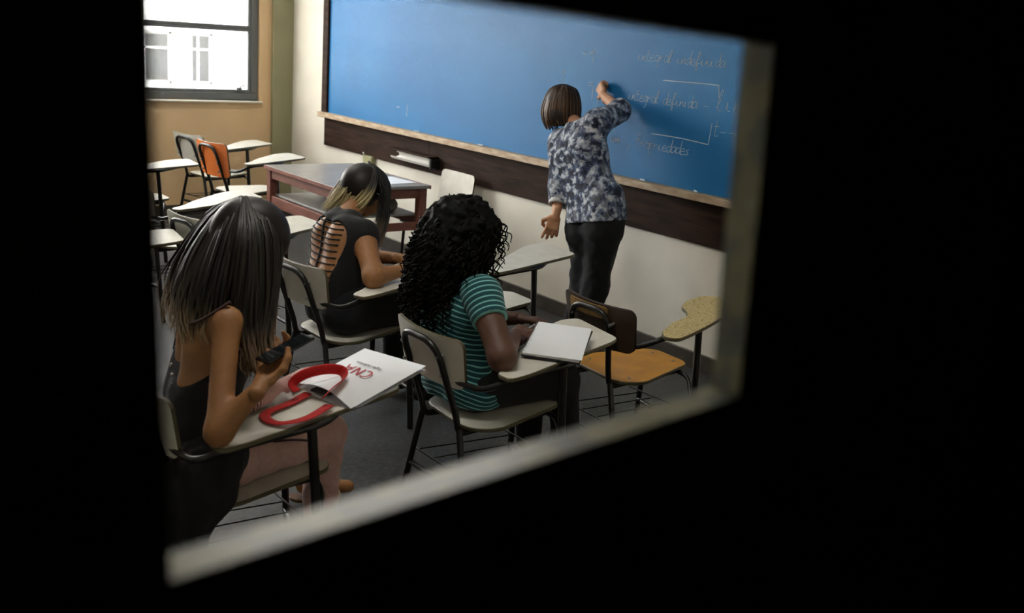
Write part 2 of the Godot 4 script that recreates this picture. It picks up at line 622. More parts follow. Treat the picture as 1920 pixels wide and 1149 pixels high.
func window(called: String, z0: float, z1: float, y0: float, y1: float, label: String, latch := true) -> void:
	var o := Node3D.new()
	hang(o, called)
	struct(o, label)
	o.position = Vector3(-0.06, y0, (z0 + z1) * 0.5)
	var w := z1 - z0
	var h := y1 - y0
	var t := 0.07
	var fr := MB.new()
	fr.box(Vector3(0.06, t, w), Vector3(0, t * 0.5, 0), 0.006)
	fr.box(Vector3(0.06, t, w), Vector3(0, h - t * 0.5, 0), 0.006)
	for s: float in [-1.0, 1.0]:
		fr.box(Vector3(0.06, h - 2 * t, t), Vector3(0, h * 0.5, s * (w - t) * 0.5), 0.006)
	put(fr, "window_frame", M.frame_metal, o)
	# sashes, each one with rails and a pane
	var rows := [0.07, 0.64, 1.24, h - 0.07]
	var cols := 1 if w < 1.5 else 2
	for r in 3:
		for k in cols:
			var cw := (w - 2 * t) / cols
			var ch: float = rows[r + 1] - rows[r]
			var c := Vector3(0.004, (rows[r] + rows[r + 1]) * 0.5, -w * 0.5 + t + cw * (k + 0.5))
			var sb := MB.new()
			var q := 0.026
			for s: float in [-1.0, 1.0]:
				sb.box(Vector3(0.035, q, cw), Vector3(0, s * (ch - q) * 0.5, 0), 0.004)
				sb.box(Vector3(0.035, ch - 2 * q, q), Vector3(0, 0, s * (cw - q) * 0.5), 0.004)
			var sash := put(sb, "sash", M.frame_metal, o)
			sash.position = c
			put(boxed(Vector3(0.004, ch - 2 * q, cw - 2 * q), Vector3(0, 0, 0), 0.0), "pane", M.dusty_glass if cols == 1 else M.glass, sash)
	if latch:
		var lb := MB.new()
		lb.box(Vector3(0.02, 0.03, 0.05), Vector3(0.04, 0.1, -w * 0.5 + 0.19), 0.004)
		lb.tube(bent([Vector3(0.05, 0.11, -w * 0.5 + 0.19), Vector3(0.075, 0.13, -w * 0.5 + 0.19), Vector3(0.078, 0.14, -w * 0.5 + 0.15)], 0.01), 0.006)
		put(lb, "latch", M.frame_metal, o)
	var sl := MB.new()
	sl.box(Vector3(0.16, 0.016, w + 0.03), Vector3(0.02, -0.008, 0), 0.004)
	put(sl, "window_sill", M.cream_plaster, o)

func make_room() -> void:
	# floor and ceiling
	struct(put(boxed(Vector3(11.4, 0.2, 7.8), Vector3(5.2, -0.1, 3.5), 0.0), "floor", M.dark_floor), "dark grey speckled classroom floor under the desks and chairs")
	struct(put(boxed(Vector3(11.4, 0.2, 7.8), Vector3(5.2, 3.2, 3.5), 0.0), "ceiling", M.white_ceiling), "white ceiling above the classroom")
	# walls
	wall("wall_board", Vector3.ZERO, Vector3.RIGHT, Vector3.BACK, [-0.22, 10.8], [0.0, 3.1], [], 0.22, M.cream_plaster, "cream plaster wall behind the blue board")
	wall("wall_window", Vector3.ZERO, Vector3.BACK, Vector3.RIGHT, [0.0, W1A, W1B, W2A, W2B, 7.0], [0.0, WY0, WY1, 3.1], [Vector2i(1, 1), Vector2i(3, 1)], 0.22, M.tan_plaster, "tan wall with the windows at the left end")
	wall("wall_back", Vector3(0, 0, 7.0), Vector3.RIGHT, Vector3.FORWARD, [-0.22, 10.8], [0.0, 3.1], [], 0.22, M.cream_plaster, "cream plaster wall at the back of the classroom")
	wall("wall_door", Vector3(8.84, 0, 0), Vector3.BACK, Vector3.LEFT, [0.0, 3.55, 4.5, 7.0], [0.0, 2.1, 3.1], [Vector2i(1, 0)], 0.14, M.cream_plaster, "wall with the door to the dark corridor")
	wall("wall_corridor", Vector3(10.8, 0, -0.3), Vector3.BACK, Vector3.LEFT, [0.0, 7.6], [0.0, 3.1], [], 0.22, M.corridor_paint, "far wall of the dark corridor")
	var tr := put(boxed(Vector3(0.05, 3.1, 0.2), Vector3(0.025, 1.55, 0.1), 0.004), "trim_1", M.olive_paint)
	struct(tr, "olive painted pilaster strip in the corner beside the window")
	struct(put(boxed(Vector3(9.0, 0.094, 0.018), Vector3(4.42, 0.047, 0.009), 0.003), "baseboard_board", M.baseboard_wood), "dark brown baseboard along the wall below the blue board")
	struct(put(boxed(Vector3(0.018, 0.094, 6.8), Vector3(0.009, 0.047, 3.6), 0.003), "baseboard_window", M.baseboard_wood), "dark brown baseboard along the window wall")
	window("window_1", W1A, W1B, WY0, WY1, "bright window with dark metal frame beside the olive corner strip")
	window("window_2", W2A, W2B, WY0, WY1, "second window of the tan wall, behind the chairs at the left")
	# door leaf with a small glassless window cut in it
	var d := Node3D.new()
	hang(d, "door_1")
	struct(d, "dark door leaf whose small window frames the view")
	d.position = Vector3(8.857, 0, 4.025)
	var outer := [Vector2(-0.455, 0.01), Vector2(0.455, 0.01), Vector2(0.455, 2.08), Vector2(-0.455, 2.08)]
	var leaf := MB.new()
	for k in 4:
		var l := (k + 1) % 4
		var a: Vector2 = outer[k]; var b: Vector2 = outer[l]
		var c: Vector2 = HOLE[l]; var e: Vector2 = HOLE[k]
		var q := [a, b, c, e]
		var mid: Vector2 = (a + b + c + e) * 0.25
		for s: float in [-1.0, 1.0]:
			var f := []
			for w: Vector2 in q: f.append(Vector3(s * 0.013, w.y, w.x))
			leaf.face(f, Vector3(s, 0, 0))
		for w in [[a, b], [c, e]]:
			var o: Vector2 = (w[0] + w[1]) * 0.5 - mid
			leaf.face([Vector3(-0.013, w[0].y, w[0].x), Vector3(0.013, w[0].y, w[0].x), Vector3(0.013, w[1].y, w[1].x), Vector3(-0.013, w[1].y, w[1].x)], Vector3(0, o.y, o.x))
	put(leaf, "door_leaf", M.door_paint, d)
	var kn := MB.new()
	kn.tube(bent([Vector3(-0.013, 1.0, 0.38), Vector3(-0.06, 1.0, 0.38), Vector3(-0.06, 1.0, 0.27)], 0.02), 0.009)
	put(kn, "door_handle", M.steel, d)
	var fm := MB.new()
	for s: float in [-1.0, 1.0]: fm.box(Vector3(0.16, 2.1, 0.03), Vector3(0.053, 1.05, s * 0.47), 0.004)
	fm.box(Vector3(0.16, 0.03, 0.97), Vector3(0.053, 2.095, 0), 0.004)
	put(fm, "door_frame", M.dark_wood, d)

func make_outside() -> void:
	struct(put(boxed(Vector3(40, 0.2, 50), Vector3(-20.4, -0.3, 0), 0.0), "ground", M.facade_white), "pale paved ground outside the window")
	var b := thing("building", "white building seen through the window with dark window openings", "building", Vector3(-5.2, -0.2, -4.5))
	var mb := MB.new()
	var zs := [-5.0, 2.0, 3.14, 3.48, 3.72, 4.35, 5.2]
	var ys := [0.0, 1.0, 1.7, 3.8, 4.6, 6.4]
	for a in 6:
		for y in 5:
			if (a == 2 or a == 4) and (y == 1 or y == 3): continue
			mb.box(Vector3(0.4, ys[y + 1] - ys[y], zs[a + 1] - zs[a]), Vector3(-0.2, (ys[y + 1] + ys[y]) * 0.5, (zs[a + 1] + zs[a]) * 0.5), 0.0)
	put(mb, "wall", M.facade_white, b)
	for a in [2, 4]:
		for y in [1, 3]:
			var w: float = zs[a + 1] - zs[a]
			var h: float = ys[y + 1] - ys[y]
			var f := MB.new()
			for s: float in [-1.0, 1.0]:
				f.box(Vector3(0.05, 0.04, w), Vector3(0, s * (h * 0.5 - 0.02), 0), 0.004)
				f.box(Vector3(0.05, h, 0.04), Vector3(0, 0, s * (w * 0.5 - 0.02)), 0.004)
			f.box(Vector3(0.04, 0.03, w), Vector3(0, h * 0.18, 0), 0.004)
			f.box(Vector3(0.04, h, 0.03), Vector3(0, 0, w * 0.1), 0.004)
			var fo := put(f, "window", M.facade_white, b)
			fo.position = Vector3(-0.15, (ys[y + 1] + ys[y]) * 0.5, (zs[a + 1] + zs[a]) * 0.5)
			put(boxed(Vector3(0.01, h, w), Vector3(-0.02, 0, 0), 0.0), "pane", M.facade_glass, fo)

func make_lamp(at: Vector3, label: String) -> void:
	var o := thing("ceiling_lamp", label, "lamp", at, 0.0, "")
	put(boxed(Vector3(0.3, 0.05, 1.3), Vector3(0, -0.025, 0), 0.006), "lamp_housing", M.white_pvc, o)
	put(boxed(Vector3(0.24, 0.02, 1.22), Vector3(0, -0.06, 0), 0.006), "diffuser", M.lamp_glow, o)
	var l := AreaLight3D.new()
	l.area_size = Vector2(0.24, 1.22)
	l.light_energy = LAMP
	l.light_color = Color(1.0, 0.985, 0.95)
	l.shadow_enabled = true
	l.area_range = 12.0
	l.area_attenuation = 2.0
	o.add_child(l)
	l.name = "lamp_light"
	l.position = Vector3(0, -0.075, 0)
	l.rotation.x = -PI / 2

# ---------------------------------------------------------------- student chair
func tablet_outline(old: bool) -> PackedVector2Array:
	if old:
		return rounded([Vector2(0.36, 0.2), Vector2(0.27, 0.05), Vector2(0.225, -0.09), Vector2(0.16, -0.15), Vector2(0.1, -0.18), Vector2(0.03, -0.28), Vector2(-0.012, -0.42), Vector2(0.02, -0.5), Vector2(0.17, -0.47), Vector2(0.27, -0.3), Vector2(0.37, -0.06), Vector2(0.43, 0.1), Vector2(0.46, 0.2), Vector2(0.42, 0.24)], [0.03], 4)
	return rounded([Vector2(0.345, 0.25), Vector2(0.29, 0.15), Vector2(0.19, 0.05), Vector2(0.1, -0.066), Vector2(0.02, -0.18), Vector2(-0.045, -0.27), Vector2(-0.105, -0.41), Vector2(-0.09, -0.485), Vector2(0.2, -0.44), Vector2(0.23, -0.38), Vector2(0.405, 0.16), Vector2(0.42, 0.25)], [0.025, 0.05, 0.1, 0.1, 0.1, 0.08, 0.05, 0.025, 0.03, 0.03, 0.04, 0.04], 4)

func make_chair(label: String, kind: String, at: Vector2, turn: float, group := "", back_h := 0.19, back_y := 0.6) -> Node3D:
	var t := thing("tablet_arm_chair", label, "chair", Vector3(at.x, 0, at.y), turn, group)
	var old := kind == "old"
	var seat_c := CREAM
	var back_c := CREAM
	var sm: Material = M.laminate
	var bm: Material = M.laminate
	if old:
		seat_c = Color(0.62, 0.29, 0.035); back_c = Color(1, 1, 1); sm = M.amber_board; bm = M.worn_back
	if kind == "orange":
		back_c = Color(0.72, 0.17, 0.03)
	var s := MB.new()
	s.plate(rounded([Vector2(-0.195, 0.09), Vector2(-0.14, 0.21), Vector2(0.17, 0.235), Vector2(0.235, 0.14), Vector2(0.125, -0.23), Vector2(0.08, -0.255), Vector2(-0.09, -0.265), Vector2(-0.13, -0.23)], [0.08, 0.06, 0.06, 0.06, 0.05, 0.05, 0.05, 0.05], 5), 0.425, 0.44, 0.003, seat_c, EDGE)
	var seat := put(s, "seat", sm, t)
	if old:
		for q: Vector2 in [Vector2(-0.12, 0.13), Vector2(0.16, 0.15), Vector2(0.07, -0.2), Vector2(-0.07, -0.21)]:
			var bl := MB.new()
			bl.tube(PackedVector3Array([Vector3(q.x, 0.439, q.y), Vector3(q.x, 0.4425, q.y)]), 0.008)
			put(bl, "bolt", M.steel, seat)
	var bx := 0.1 if old else 0.012
	# backrest leans back a little and is bowed round the sitter
	var b := MB.new()
	var lean := Basis(Vector3.RIGHT, 0.2)
	b.panel(0.43, back_h, 0.011, 0.035, 0.035, Transform3D(lean, Vector3(bx, back_y, 0.262)), back_c, EDGE if not old else Color(0.5, 0.4, 0.3), 0.015)
	var back := put(b, "backrest", bm, t)
	if old:
		var wp := MB.new()
		wp.panel(0.23, 0.055, 0.002, 0.015, 0.012, Transform3D(lean, Vector3(bx, back_y, 0.262)).translated_local(Vector3(-0.03, 0.13, 0.041)), Color(0.42, 0.27, 0.13), Color(0.4, 0.25, 0.12))
		put(wp, "worn_patch", M.worn_board, back)
	for q: float in [bx - 0.115, bx + 0.115]:
		for y: float in [0.05, 0.12]:
			var bl := MB.new()
			var p := Vector3(q, back_y, 0.262) + lean * Vector3(0, y, 0.03)
			bl.tube(PackedVector3Array([p, p + lean * Vector3(0, 0, 0.035)]), 0.007)
			put(bl, "bolt", M.steel, back)
	# hoop behind the backrest running on under the seat
	var top := back_y + back_h - 0.035
	var zt := 0.262 + 0.2 * (top - back_y) + 0.062
	var hoop := MB.new()
	hoop.tube(bent([Vector3(-0.07, 0.412, -0.2), Vector3(-0.085, 0.412, 0.25), Vector3(-0.085, 0.48, 0.262), Vector3(bx - 0.115, top, zt), Vector3(bx + 0.115, top, zt), Vector3(0.145, 0.48, 0.262), Vector3(0.145, 0.412, 0.25), Vector3(0.11, 0.412, -0.2)], 0.085, 7), 0.0125, 10)
	put(hoop, "back_hoop", M.black_tube, t)
	for q in [[Vector3(-0.09, 0.43, 0.25), Vector3(-0.2, 0.0, 0.27)], [Vector3(0.15, 0.43, 0.25), Vector3(0.27, 0.0, 0.27)], [Vector3(-0.075, 0.412, -0.17), Vector3(-0.17, 0.0, -0.24)]]:
		var lg := MB.new()
		lg.tube(PackedVector3Array(q), 0.0125, 10)
		put(lg, "leg", M.black_tube, t)
	var po := MB.new()
	po.tube(PackedVector3Array([Vector3(0.315, 0.68, -0.07), Vector3(0.3, 0.0, -0.13)]), 0.015, 10)
	put(po, "leg", M.black_tube, t)
	for q in [PackedVector3Array([Vector3(-0.145, 0.2, 0.26), Vector3(0.21, 0.2, 0.26)]), PackedVector3Array([Vector3(-0.12, 0.2, -0.2), Vector3(0.3, 0.2, -0.11)]), bent([Vector3(0.11, 0.412, -0.18), Vector3(0.2, 0.412, -0.17), Vector3(0.3, 0.3, -0.1)], 0.06)]:
		var fr := MB.new()
		fr.tube(q, 0.0105)
		put(fr, "stretcher", M.black_tube, t)
	var ar := MB.new()
	ar.tube(bent([Vector3(0.145, 0.62, 0.285), Vector3(0.3, 0.625, 0.27), Vector3(0.375, 0.678, 0.2), Vector3(0.33, 0.682, -0.1), Vector3(0.12, 0.682, -0.36)], 0.05), 0.0115, 8)
	put(ar, "arm_tube", M.black_tube, t)
	for x in 4:
		var w := MB.new()
		var xx := -0.13 + 0.1 * x
		w.tube(PackedVector3Array([Vector3(xx, 0.25, 0.23), Vector3(xx * 0.8, 0.24, -0.18)]), 0.003, 5)
		put(w, "basket_wire", M.wire, t)
	for z: float in [0.24, -0.18]:
		var w := MB.new()
		w.tube(PackedVector3Array([Vector3(-0.16, 0.252, z), Vector3(0.24, 0.252, z)]), 0.004, 5)
		put(w, "basket_wire", M.wire, t)
	var tb := MB.new()
	tb.plate(tablet_outline(old), 0.685, 0.7, 0.003, CREAM if not old else Color(0.62, 0.55, 0.36), EDGE)
	put(tb, "writing_tablet", M.laminate if not old else M.worn_board, t)
	return t

# ---------------------------------------------------------------- desk, board
func make_desk() -> void:
	var o := thing("teacher_desk", "wooden teacher desk with grey top and red brown sides standing below the board", "desk", Vector3(2.68, 0, 0.855))
	var w := 1.13
	var d := 0.71
	put(boxed(Vector3(w, 0.022, d), Vector3(0, 0.739, 0), 0.004), "desk_top", M.grey_laminate, o)
	for s: float in [-1.0, 1.0]: put(boxed(Vector3(w + 0.006, 0.026, 0.006), Vector3(0, 0.7375, s * (d * 0.5 + 0.003)), 0.002), "edge_strip", M.red_wood, o)
	for x: float in [-1.0, 1.0]:
		for z: float in [-1.0, 1.0]:
			put(boxed(Vector3(0.06, 0.728, 0.06), Vector3(x * (w * 0.5 - 0.05), 0.364, z * (d * 0.5 - 0.04)), 0.004), "leg", M.red_wood, o)
	for z: float in [-1.0, 1.0]:
		put(boxed(Vector3(w - 0.16, 0.065, 0.022), Vector3(0, 0.6925, z * (d * 0.5 - 0.03)), 0.002), "apron", M.red_wood, o)
		put(boxed(Vector3(w - 0.16, 0.075, 0.022), Vector3(0, 0.495, z * (d * 0.5 - 0.03)), 0.002), "lower_rail", M.red_wood, o)
	for x: float in [-1.0, 1.0]:
		put(boxed(Vector3(0.022, 0.065, d - 0.14), Vector3(x * (w * 0.5 - 0.04), 0.6925, 0), 0.002), "apron", M.red_wood, o)
		put(boxed(Vector3(0.022, 0.055, d - 0.14), Vector3(x * (w * 0.5 - 0.04), 0.465, 0), 0.002), "lower_rail", M.red_wood, o)
	put(boxed(Vector3(w - 0.14, 0.014, d - 0.1), Vector3(0, 0.5395, 0), 0.002), "lower_shelf", M.grey_laminate, o)
	# sheet of paper
	var p := boxed(Vector3(0.3, 0.002, 0.21), Vector3.ZERO, 0.0005)
	var pp := put(p, "paper_sheet", M.paper)
	pp.position = Vector3(2.98, 0.7515, 0.65)
	pp.rotation.y = 0.1
	tag(pp, "white sheet of paper lying on the grey desk top", "paper")
	var cl := Field.new()
	cl.ell(Vector3(2.98, 0.59, 0.76), Vector3(0.15, 0.07, 0.14))
	cl.ell(Vector3(2.9, 0.6, 0.7), Vector3(0.1, 0.06, 0.1))
	cl.k = 0.018
	cl.cuts = [[Vector3.DOWN, -0.548]]
	var cb := MB.new()
	cl.build(cb, 0.015)
	var bag := thing("shoulder_bag", "grey cloth bag slumped on the lower shelf of the teacher desk", "bag")
	put(cb, "bag_body", M.grey_cloth, bag)
	var st := MB.new()
	st.tube(curve([Vector3(2.86, 0.6, 0.68), Vector3(2.88, 0.65, 0.66), Vector3(2.97, 0.672, 0.66), Vector3(3.06, 0.64, 0.7), Vector3(3.1, 0.59, 0.74)]), 0.012, 8, PackedFloat32Array(), 0.35)
	put(st, "strap", M.dark_cloth, bag)
	# the teacher's own chair behind the desk
	var c := thing("teacher_chair", "cream chair with rounded backrest standing between the desk and the wall", "chair", Vector3(3.0, 0, 0.33), PI)
	var s := MB.new()
	s.plate(rounded([Vector2(-0.2, 0.18), Vector2(0.2, 0.18), Vector2(0.2, -0.15), Vector2(-0.2, -0.15)], [0.05], 5), 0.425, 0.44, 0.003, CREAM, EDGE)
	put(s, "seat", M.laminate, c)
	var b := MB.new()
	b.panel(0.42, 0.3, 0.011, 0.035, 0.02, Transform3D(Basis(Vector3.RIGHT, 0.12), Vector3(0, 0.5, 0.19)), CREAM, EDGE)
	put(b, "backrest", M.laminate, c)
	for x: float in [-0.15, 0.15]:
		var f := MB.new()
		f.tube(bent([Vector3(x, 0, -0.15), Vector3(x, 0.415, -0.12), Vector3(x, 0.415, 0.18), Vector3(x, 0.7, 0.245)], 0.05), 0.011)
		put(f, "side_tube", M.black_tube, c)
		var l := MB.new()
		l.tube(PackedVector3Array([Vector3(x, 0.41, 0.12), Vector3(x * 1.2, 0, 0.2)]), 0.011)
		put(l, "leg", M.black_tube, c)

# chalk strokes, in board metres; letters drawn as pen paths in a box one unit high
const PEN := {
	"a": [[.5, .5, .2, .55, .05, .25, .25, 0, .5, .3, .5, .5, .55, .05, .7, .05]], "c": [[.5, .45, .2, .5, .05, .2, .3, 0, .55, .12]],
	"d": [[.5, .45, .2, .5, .05, .2, .25, 0, .5, .3, .55, 1.1, .5, .1, .7, .05]], "e": [[.05, .2, .45, .35, .3, .52, .08, .35, .1, .05, .4, 0, .6, .15]],
	"f": [[.0, .1, .3, .6, .4, 1.05, .25, 1.0, .2, .3, .18, -.4, .3, -.3, .25, .1, .6, .15]], "g": [[.5, .5, .2, .52, .06, .28, .25, .05, .5, .3, .5, .5, .48, -.3, .2, -.5]],
	"i": [[.1, .1, .2, .5, .2, .1, .4, .05], [.22, .72, .25, .74]], "l": [[.05, .1, .3, .7, .3, 1.1, .18, .9, .15, .1, .4, .05]],
	"m": [[.05, 0, .1, .5, .1, .1, .3, .5, .35, .05, .55, .5, .62, .05, .8, .08]], "n": [[.05, 0, .1, .5, .1, .1, .35, .5, .42, .05, .6, .08]],
	"o": [[.3, .5, .06, .3, .2, 0, .45, .15, .4, .45, .25, .48, .6, .4]], "p": [[.1, .5, .1, -.5, .12, .3, .35, .52, .45, .25, .2, .05]],
	"r": [[.08, 0, .12, .5, .16, .3, .4, .5]], "s": [[.4, .48, .12, .4, .4, .15, .08, .02]], "t": [[.2, .95, .2, .1, .45, .05], [.02, .6, .42, .62]],
	"P": [[.15, 0, .18, 1.1], [.0, .9, .35, 1.15, .55, .85, .2, .55]], "q": [[.45, .5, .1, .4, .15, .05, .42, .3, .45, .5, .4, -.5]], "u": [[.05, .5, .08, .1, .35, .1, .42, .5, .45, .08, .6, .05]],
	"=": [[.05, .25, .5, .27], [.05, .45, .5, .47]], ">": [[0, .3, .6, .32], [.4, .5, .62, .32, .4, .15]], ",": [[.2, .05, .0, -.4]], "1": [[.0, .8, .25, 1.1, .25, 0], [.05, 0, .5, .02]], "-": [[.0, .3, .45, .3]]}

func chalk_line(mb: MB, pts: Array, r := 0.0019) -> void:
	var p := PackedVector3Array()
	for q: Vector2 in pts: p.append(Vector3(q.x, q.y, 0.0065))
	mb.tube(curve(Array(p), 3) if p.size() > 2 else p, r, 5, PackedFloat32Array(), 0.3, Vector3.BACK.cross(Vector3(p[1] - p[0])))

func write(mb: MB, text: String, at: Vector2, size: float, slope := 0.0, gap := 0.62) -> void:
	var x := 0.0
	for ch in text:
		if PEN.has(ch):
			for stroke: Array in PEN[ch]:
				var pts := []
				for k in range(0, stroke.size(), 2):
					var q := Vector2(stroke[k] + x + 0.12 * stroke[k + 1] + rng.randf_range(-0.03, 0.03), stroke[k + 1] + rng.randf_range(-0.03, 0.03)) * size
					pts.append(at + Vector2(q.x, q.y + q.x * slope))
				chalk_line(mb, pts)
		x += gap * (1.35 if ch == "m" else 1.0) if ch != " " else 0.45

func make_board() -> void:
	var o := thing("blackboard", "long blue chalkboard with dark wooden frame on the cream wall", "board", Vector3(0, 0, 0.0))
	put(boxed(Vector3(4.9, 1.26, 0.02), Vector3(3.25, 1.64, 0.016), 0.002), "board_panel", M.board_blue, o)
	var f := MB.new()
	f.box(Vector3(0.095, 1.3, 0.045), Vector3(0.765, 1.64, 0.0235), 0.004)
	f.box(Vector3(0.095, 1.3, 0.045), Vector3(5.75, 1.64, 0.0235), 0.004)
	f.box(Vector3(5.08, 0.09, 0.045), Vector3(3.26, 2.31, 0.0235), 0.004)
	put(f, "board_frame", M.dark_wood, o)
	var l := MB.new()
	l.box(Vector3(5.1, 0.012, 0.075), Vector3(3.26, 1.004, 0.042), 0.003)
	l.box(Vector3(5.1, 0.042, 0.014), Vector3(3.26, 0.989, 0.075), 0.003)
	put(l, "chalk_ledge", M.ledge_wood, o)
	var c := MB.new()
	# what is legible, written on the paint
	write(c, "> r", Vector2(4.17, 1.69), 0.07)
	write(c, "integral indefinida", Vector2(4.67, 1.7), 0.066, 0.0, 0.55)
	write(c, "integral definida  -", Vector2(4.62, 1.465), 0.066, 0.0, 0.5)
	write(c, "lim", Vector2(5.32, 1.47), 0.105, 0.0, 0.6)
	write(c, "t->", Vector2(5.32, 1.33), 0.09)
	write(c, "um", Vector2(4.5, 1.2), 0.066)
	write(c, ", Propriedades", Vector2(4.66, 1.2), 0.07, 0.0, 0.52)
	write(c, "1", Vector2(3.98, 1.49), 0.1)
	write(c, "=", Vector2(4.25, 1.5), 0.09)
	chalk_line(c, [Vector2(4.9, 1.6), Vector2(5.2, 1.605), Vector2(5.33, 1.605)], 0.003)
	chalk_line(c, [Vector2(5.33, 1.605), Vector2(5.34, 1.54)], 0.003)
	chalk_line(c, [Vector2(4.85, 1.29), Vector2(5.1, 1.29), Vector2(5.3, 1.28)], 0.003)
	chalk_line(c, [Vector2(5.3, 1.28), Vector2(5.31, 1.4)], 0.003)
	for q in [[2.13, 1.11, 1.2], [4.28, 1.66, 1.75], [4.3, 1.44, 1.52], [4.36, 1.42, 1.5]]:
		chalk_line(c, [Vector2(q[0], q[1]), Vector2(q[0] + 0.004, q[2])], 0.0025)
	chalk_line(c, [Vector2(1.97, 1.17), Vector2(2.02, 1.172)], 0.002)
	var cw := put(c, "chalk_writing", M.chalk, o)
	cw.position.z = 0.0205
	cw.set_meta("label", "white chalk handwriting on the blue board")
	cw.set_meta("kind", "stuff")
	# pieces of chalk on the ledge
	var k := 0
	for q: float in [2.32, 3.18, 4.84, 5.27]:
		var m := MB.new()
		m.tube(PackedVector3Array([Vector3(-0.025, 0, 0), Vector3(0.025, 0, 0)]), 0.006, 8)
		var ch := put(m, "chalk_stick", M.chalk)
		ch.position = Vector3(q, 1.016, 0.05)
		ch.rotation.y = 0.4 - 0.3 * k
		tag(ch, ["short white chalk stick at the left part of the ledge", "white chalk stick on the ledge above the white chalk holder", "white chalk stick on the ledge right behind the teacher", "white chalk stick farthest right on the ledge"][k], "chalk", "chalk sticks on the ledge")
		k += 1
	# dark boarding under the ledge
	var wp := thing("wood_panel", "dark brown plank band fixed to the wall under the chalk ledge", "panel")
	for j in 3:
		put(boxed(Vector3(1.73, 0.245, 0.018), Vector3(0.735 + 0.865 + j * 1.732, 0.84, 0.0115), 0.002), "plank", M.dark_wood, wp)
	# white half pipe holder
	var hp := thing("chalk_holder", "white half pipe chalk holder screwed to the dark plank band", "holder", Vector3(2.3, 0.805, 0.0215))
	var pp := MB.new()
	for j in 12:
		var a0 := PI * (0.75 + 1.15 * j / 12.0)
		var a1 := PI * (0.75 + 1.15 * (j + 1) / 12.0)
		var e := func(a: float, r: float, x: float): return Vector3(x, sin(a) * r, 0.045 + cos(a) * r)
		pp.face([e.call(a0, 0.036, -0.27), e.call(a1, 0.036, -0.27), e.call(a1, 0.036, 0.3), e.call(a0, 0.036, 0.3)], Vector3(0, sin(a0), cos(a0)))
		pp.face([e.call(a0, 0.032, -0.27), e.call(a1, 0.032, -0.27), e.call(a1, 0.032, 0.3), e.call(a0, 0.032, 0.3)], Vector3(0, -sin(a0), -cos(a0)))
		for x: float in [-0.27, 0.3]:
			pp.face([e.call(a0, 0.036, x), e.call(a1, 0.036, x), e.call(a1, 0.032, x), e.call(a0, 0.032, x)], Vector3(x, 0, 0))
	put(pp, "half_pipe", M.white_pvc, hp)
	put(boxed(Vector3(0.62, 0.012, 0.09), Vector3(0.0, 0.045, 0.045), 0.003), "holder_board", M.dark_wood, hp)
	put(boxed(Vector3(0.09, 0.06, 0.012), Vector3(-0.29, 0.0, 0.01), 0.003), "bracket", M.dark_wood, hp)
	put(boxed(Vector3(0.03, 0.075, 0.08), Vector3(0.31, -0.005, 0.04), 0.006), "end_cap", M.dark, hp)
	# old switch box
	var sb := thing("switch_box", "greenish wall box with small lever beside the dark plank band", "switch", Vector3(1.56, 0.66, 0.0))
	put(boxed(Vector3(0.14, 0.13, 0.045), Vector3(0, 0, 0.0225), 0.006), "box_body", M.outlet_plastic, sb)
	put(boxed(Vector3(0.03, 0.06, 0.006), Vector3(0.045, 0.0, 0.047), 0.002), "socket", M.dark, sb)
	var lv := MB.new()
	lv.tube(PackedVector3Array([Vector3(-0.06, 0.06, 0.03), Vector3(-0.02, 0.09, 0.07)]), 0.007)
	put(lv, "lever", M.white_pvc, sb)

func place_chairs() -> void:
	make_chair("cream tablet arm chair under the person in the striped teal top", "cream", Vector2(6.30, 2.17), 0.0, "cream tablet arm chairs")
	make_chair("cream tablet arm chair under the person in the dark backless top", "cream", Vector2(6.43, 3.22), 0.0, "cream tablet arm chairs")
	make_chair("cream tablet arm chair under the person in the slashed black top", "cream", Vector2(5.15, 2.135), 0.1, "cream tablet arm chairs")
	make_chair("empty cream tablet arm chair beside the teacher below the board", "cream", Vector2(5.0, 1.28), 0.0, "cream tablet arm chairs")
	make_chair("old chair with amber seat, dark worn backrest and scuffed writing tablet", "old", Vector2(6.15, 1.31), 0.0)
	make_chair("empty cream chair whose long white tablet lies in front of the teacher desk", "cream", Vector2(3.02, 2.15), 0.12, "cream tablet arm chairs")
	make_chair("empty cream chair left of the person in the slashed black top", "cream", Vector2(3.98, 2.2), 0.2, "cream tablet arm chairs")
	make_chair("empty cream chair half hidden behind the person in the dark backless top", "cream", Vector2(4.07, 3.04), 0.0, "cream tablet arm chairs")
	make_chair("empty cream chair nearest the window wall whose tablet meets the dark left edge", "cream", Vector2(1.51, 1.98), 0.06, "cream tablet arm chairs")
	make_chair("chair with bright orange backrest left of the teacher desk", "orange", Vector2(1.3, 1.0), 0.17, "", 0.27, 0.57)
	make_chair("empty cream chair behind the orange backrest near the tan wall", "cream", Vector2(0.42, 0.88), 0.25, "cream tablet arm chairs", 0.22, 0.58)
const LONG_BACK := [
	[Vector3(6.354, 1.273, 3.211), Vector3(6.318, 1.238, 3.271), Vector3(6.247, 1.133, 3.323), Vector3(6.239, 1.044, 3.371), Vector3(6.264, 0.985, 3.397), Vector3(6.307, 0.908, 3.424)],
	[Vector3(6.405, 1.285, 3.225), Vector3(6.406, 1.226, 3.298), Vector3(6.414, 1.121, 3.366), Vector3(6.437, 1.035, 3.406), Vector3(6.483, 0.954, 3.432), Vector3(6.529, 0.889, 3.434)],
	[Vector3(6.435, 1.291, 3.234), Vector3(6.490, 1.226, 3.308), Vector3(6.534, 1.116, 3.365), Vector3(6.552, 1.030, 3.396), Vector3(6.569, 0.944, 3.410), Vector3(6.586, 0.894, 3.410)],
	[Vector3(6.457, 1.294, 3.239), Vector3(6.549, 1.221, 3.302), Vector3(6.602, 1.114, 3.347), Vector3(6.610, 1.027, 3.373), Vector3(6.605, 0.951, 3.394), Vector3(6.618, 0.909, 3.395)]]
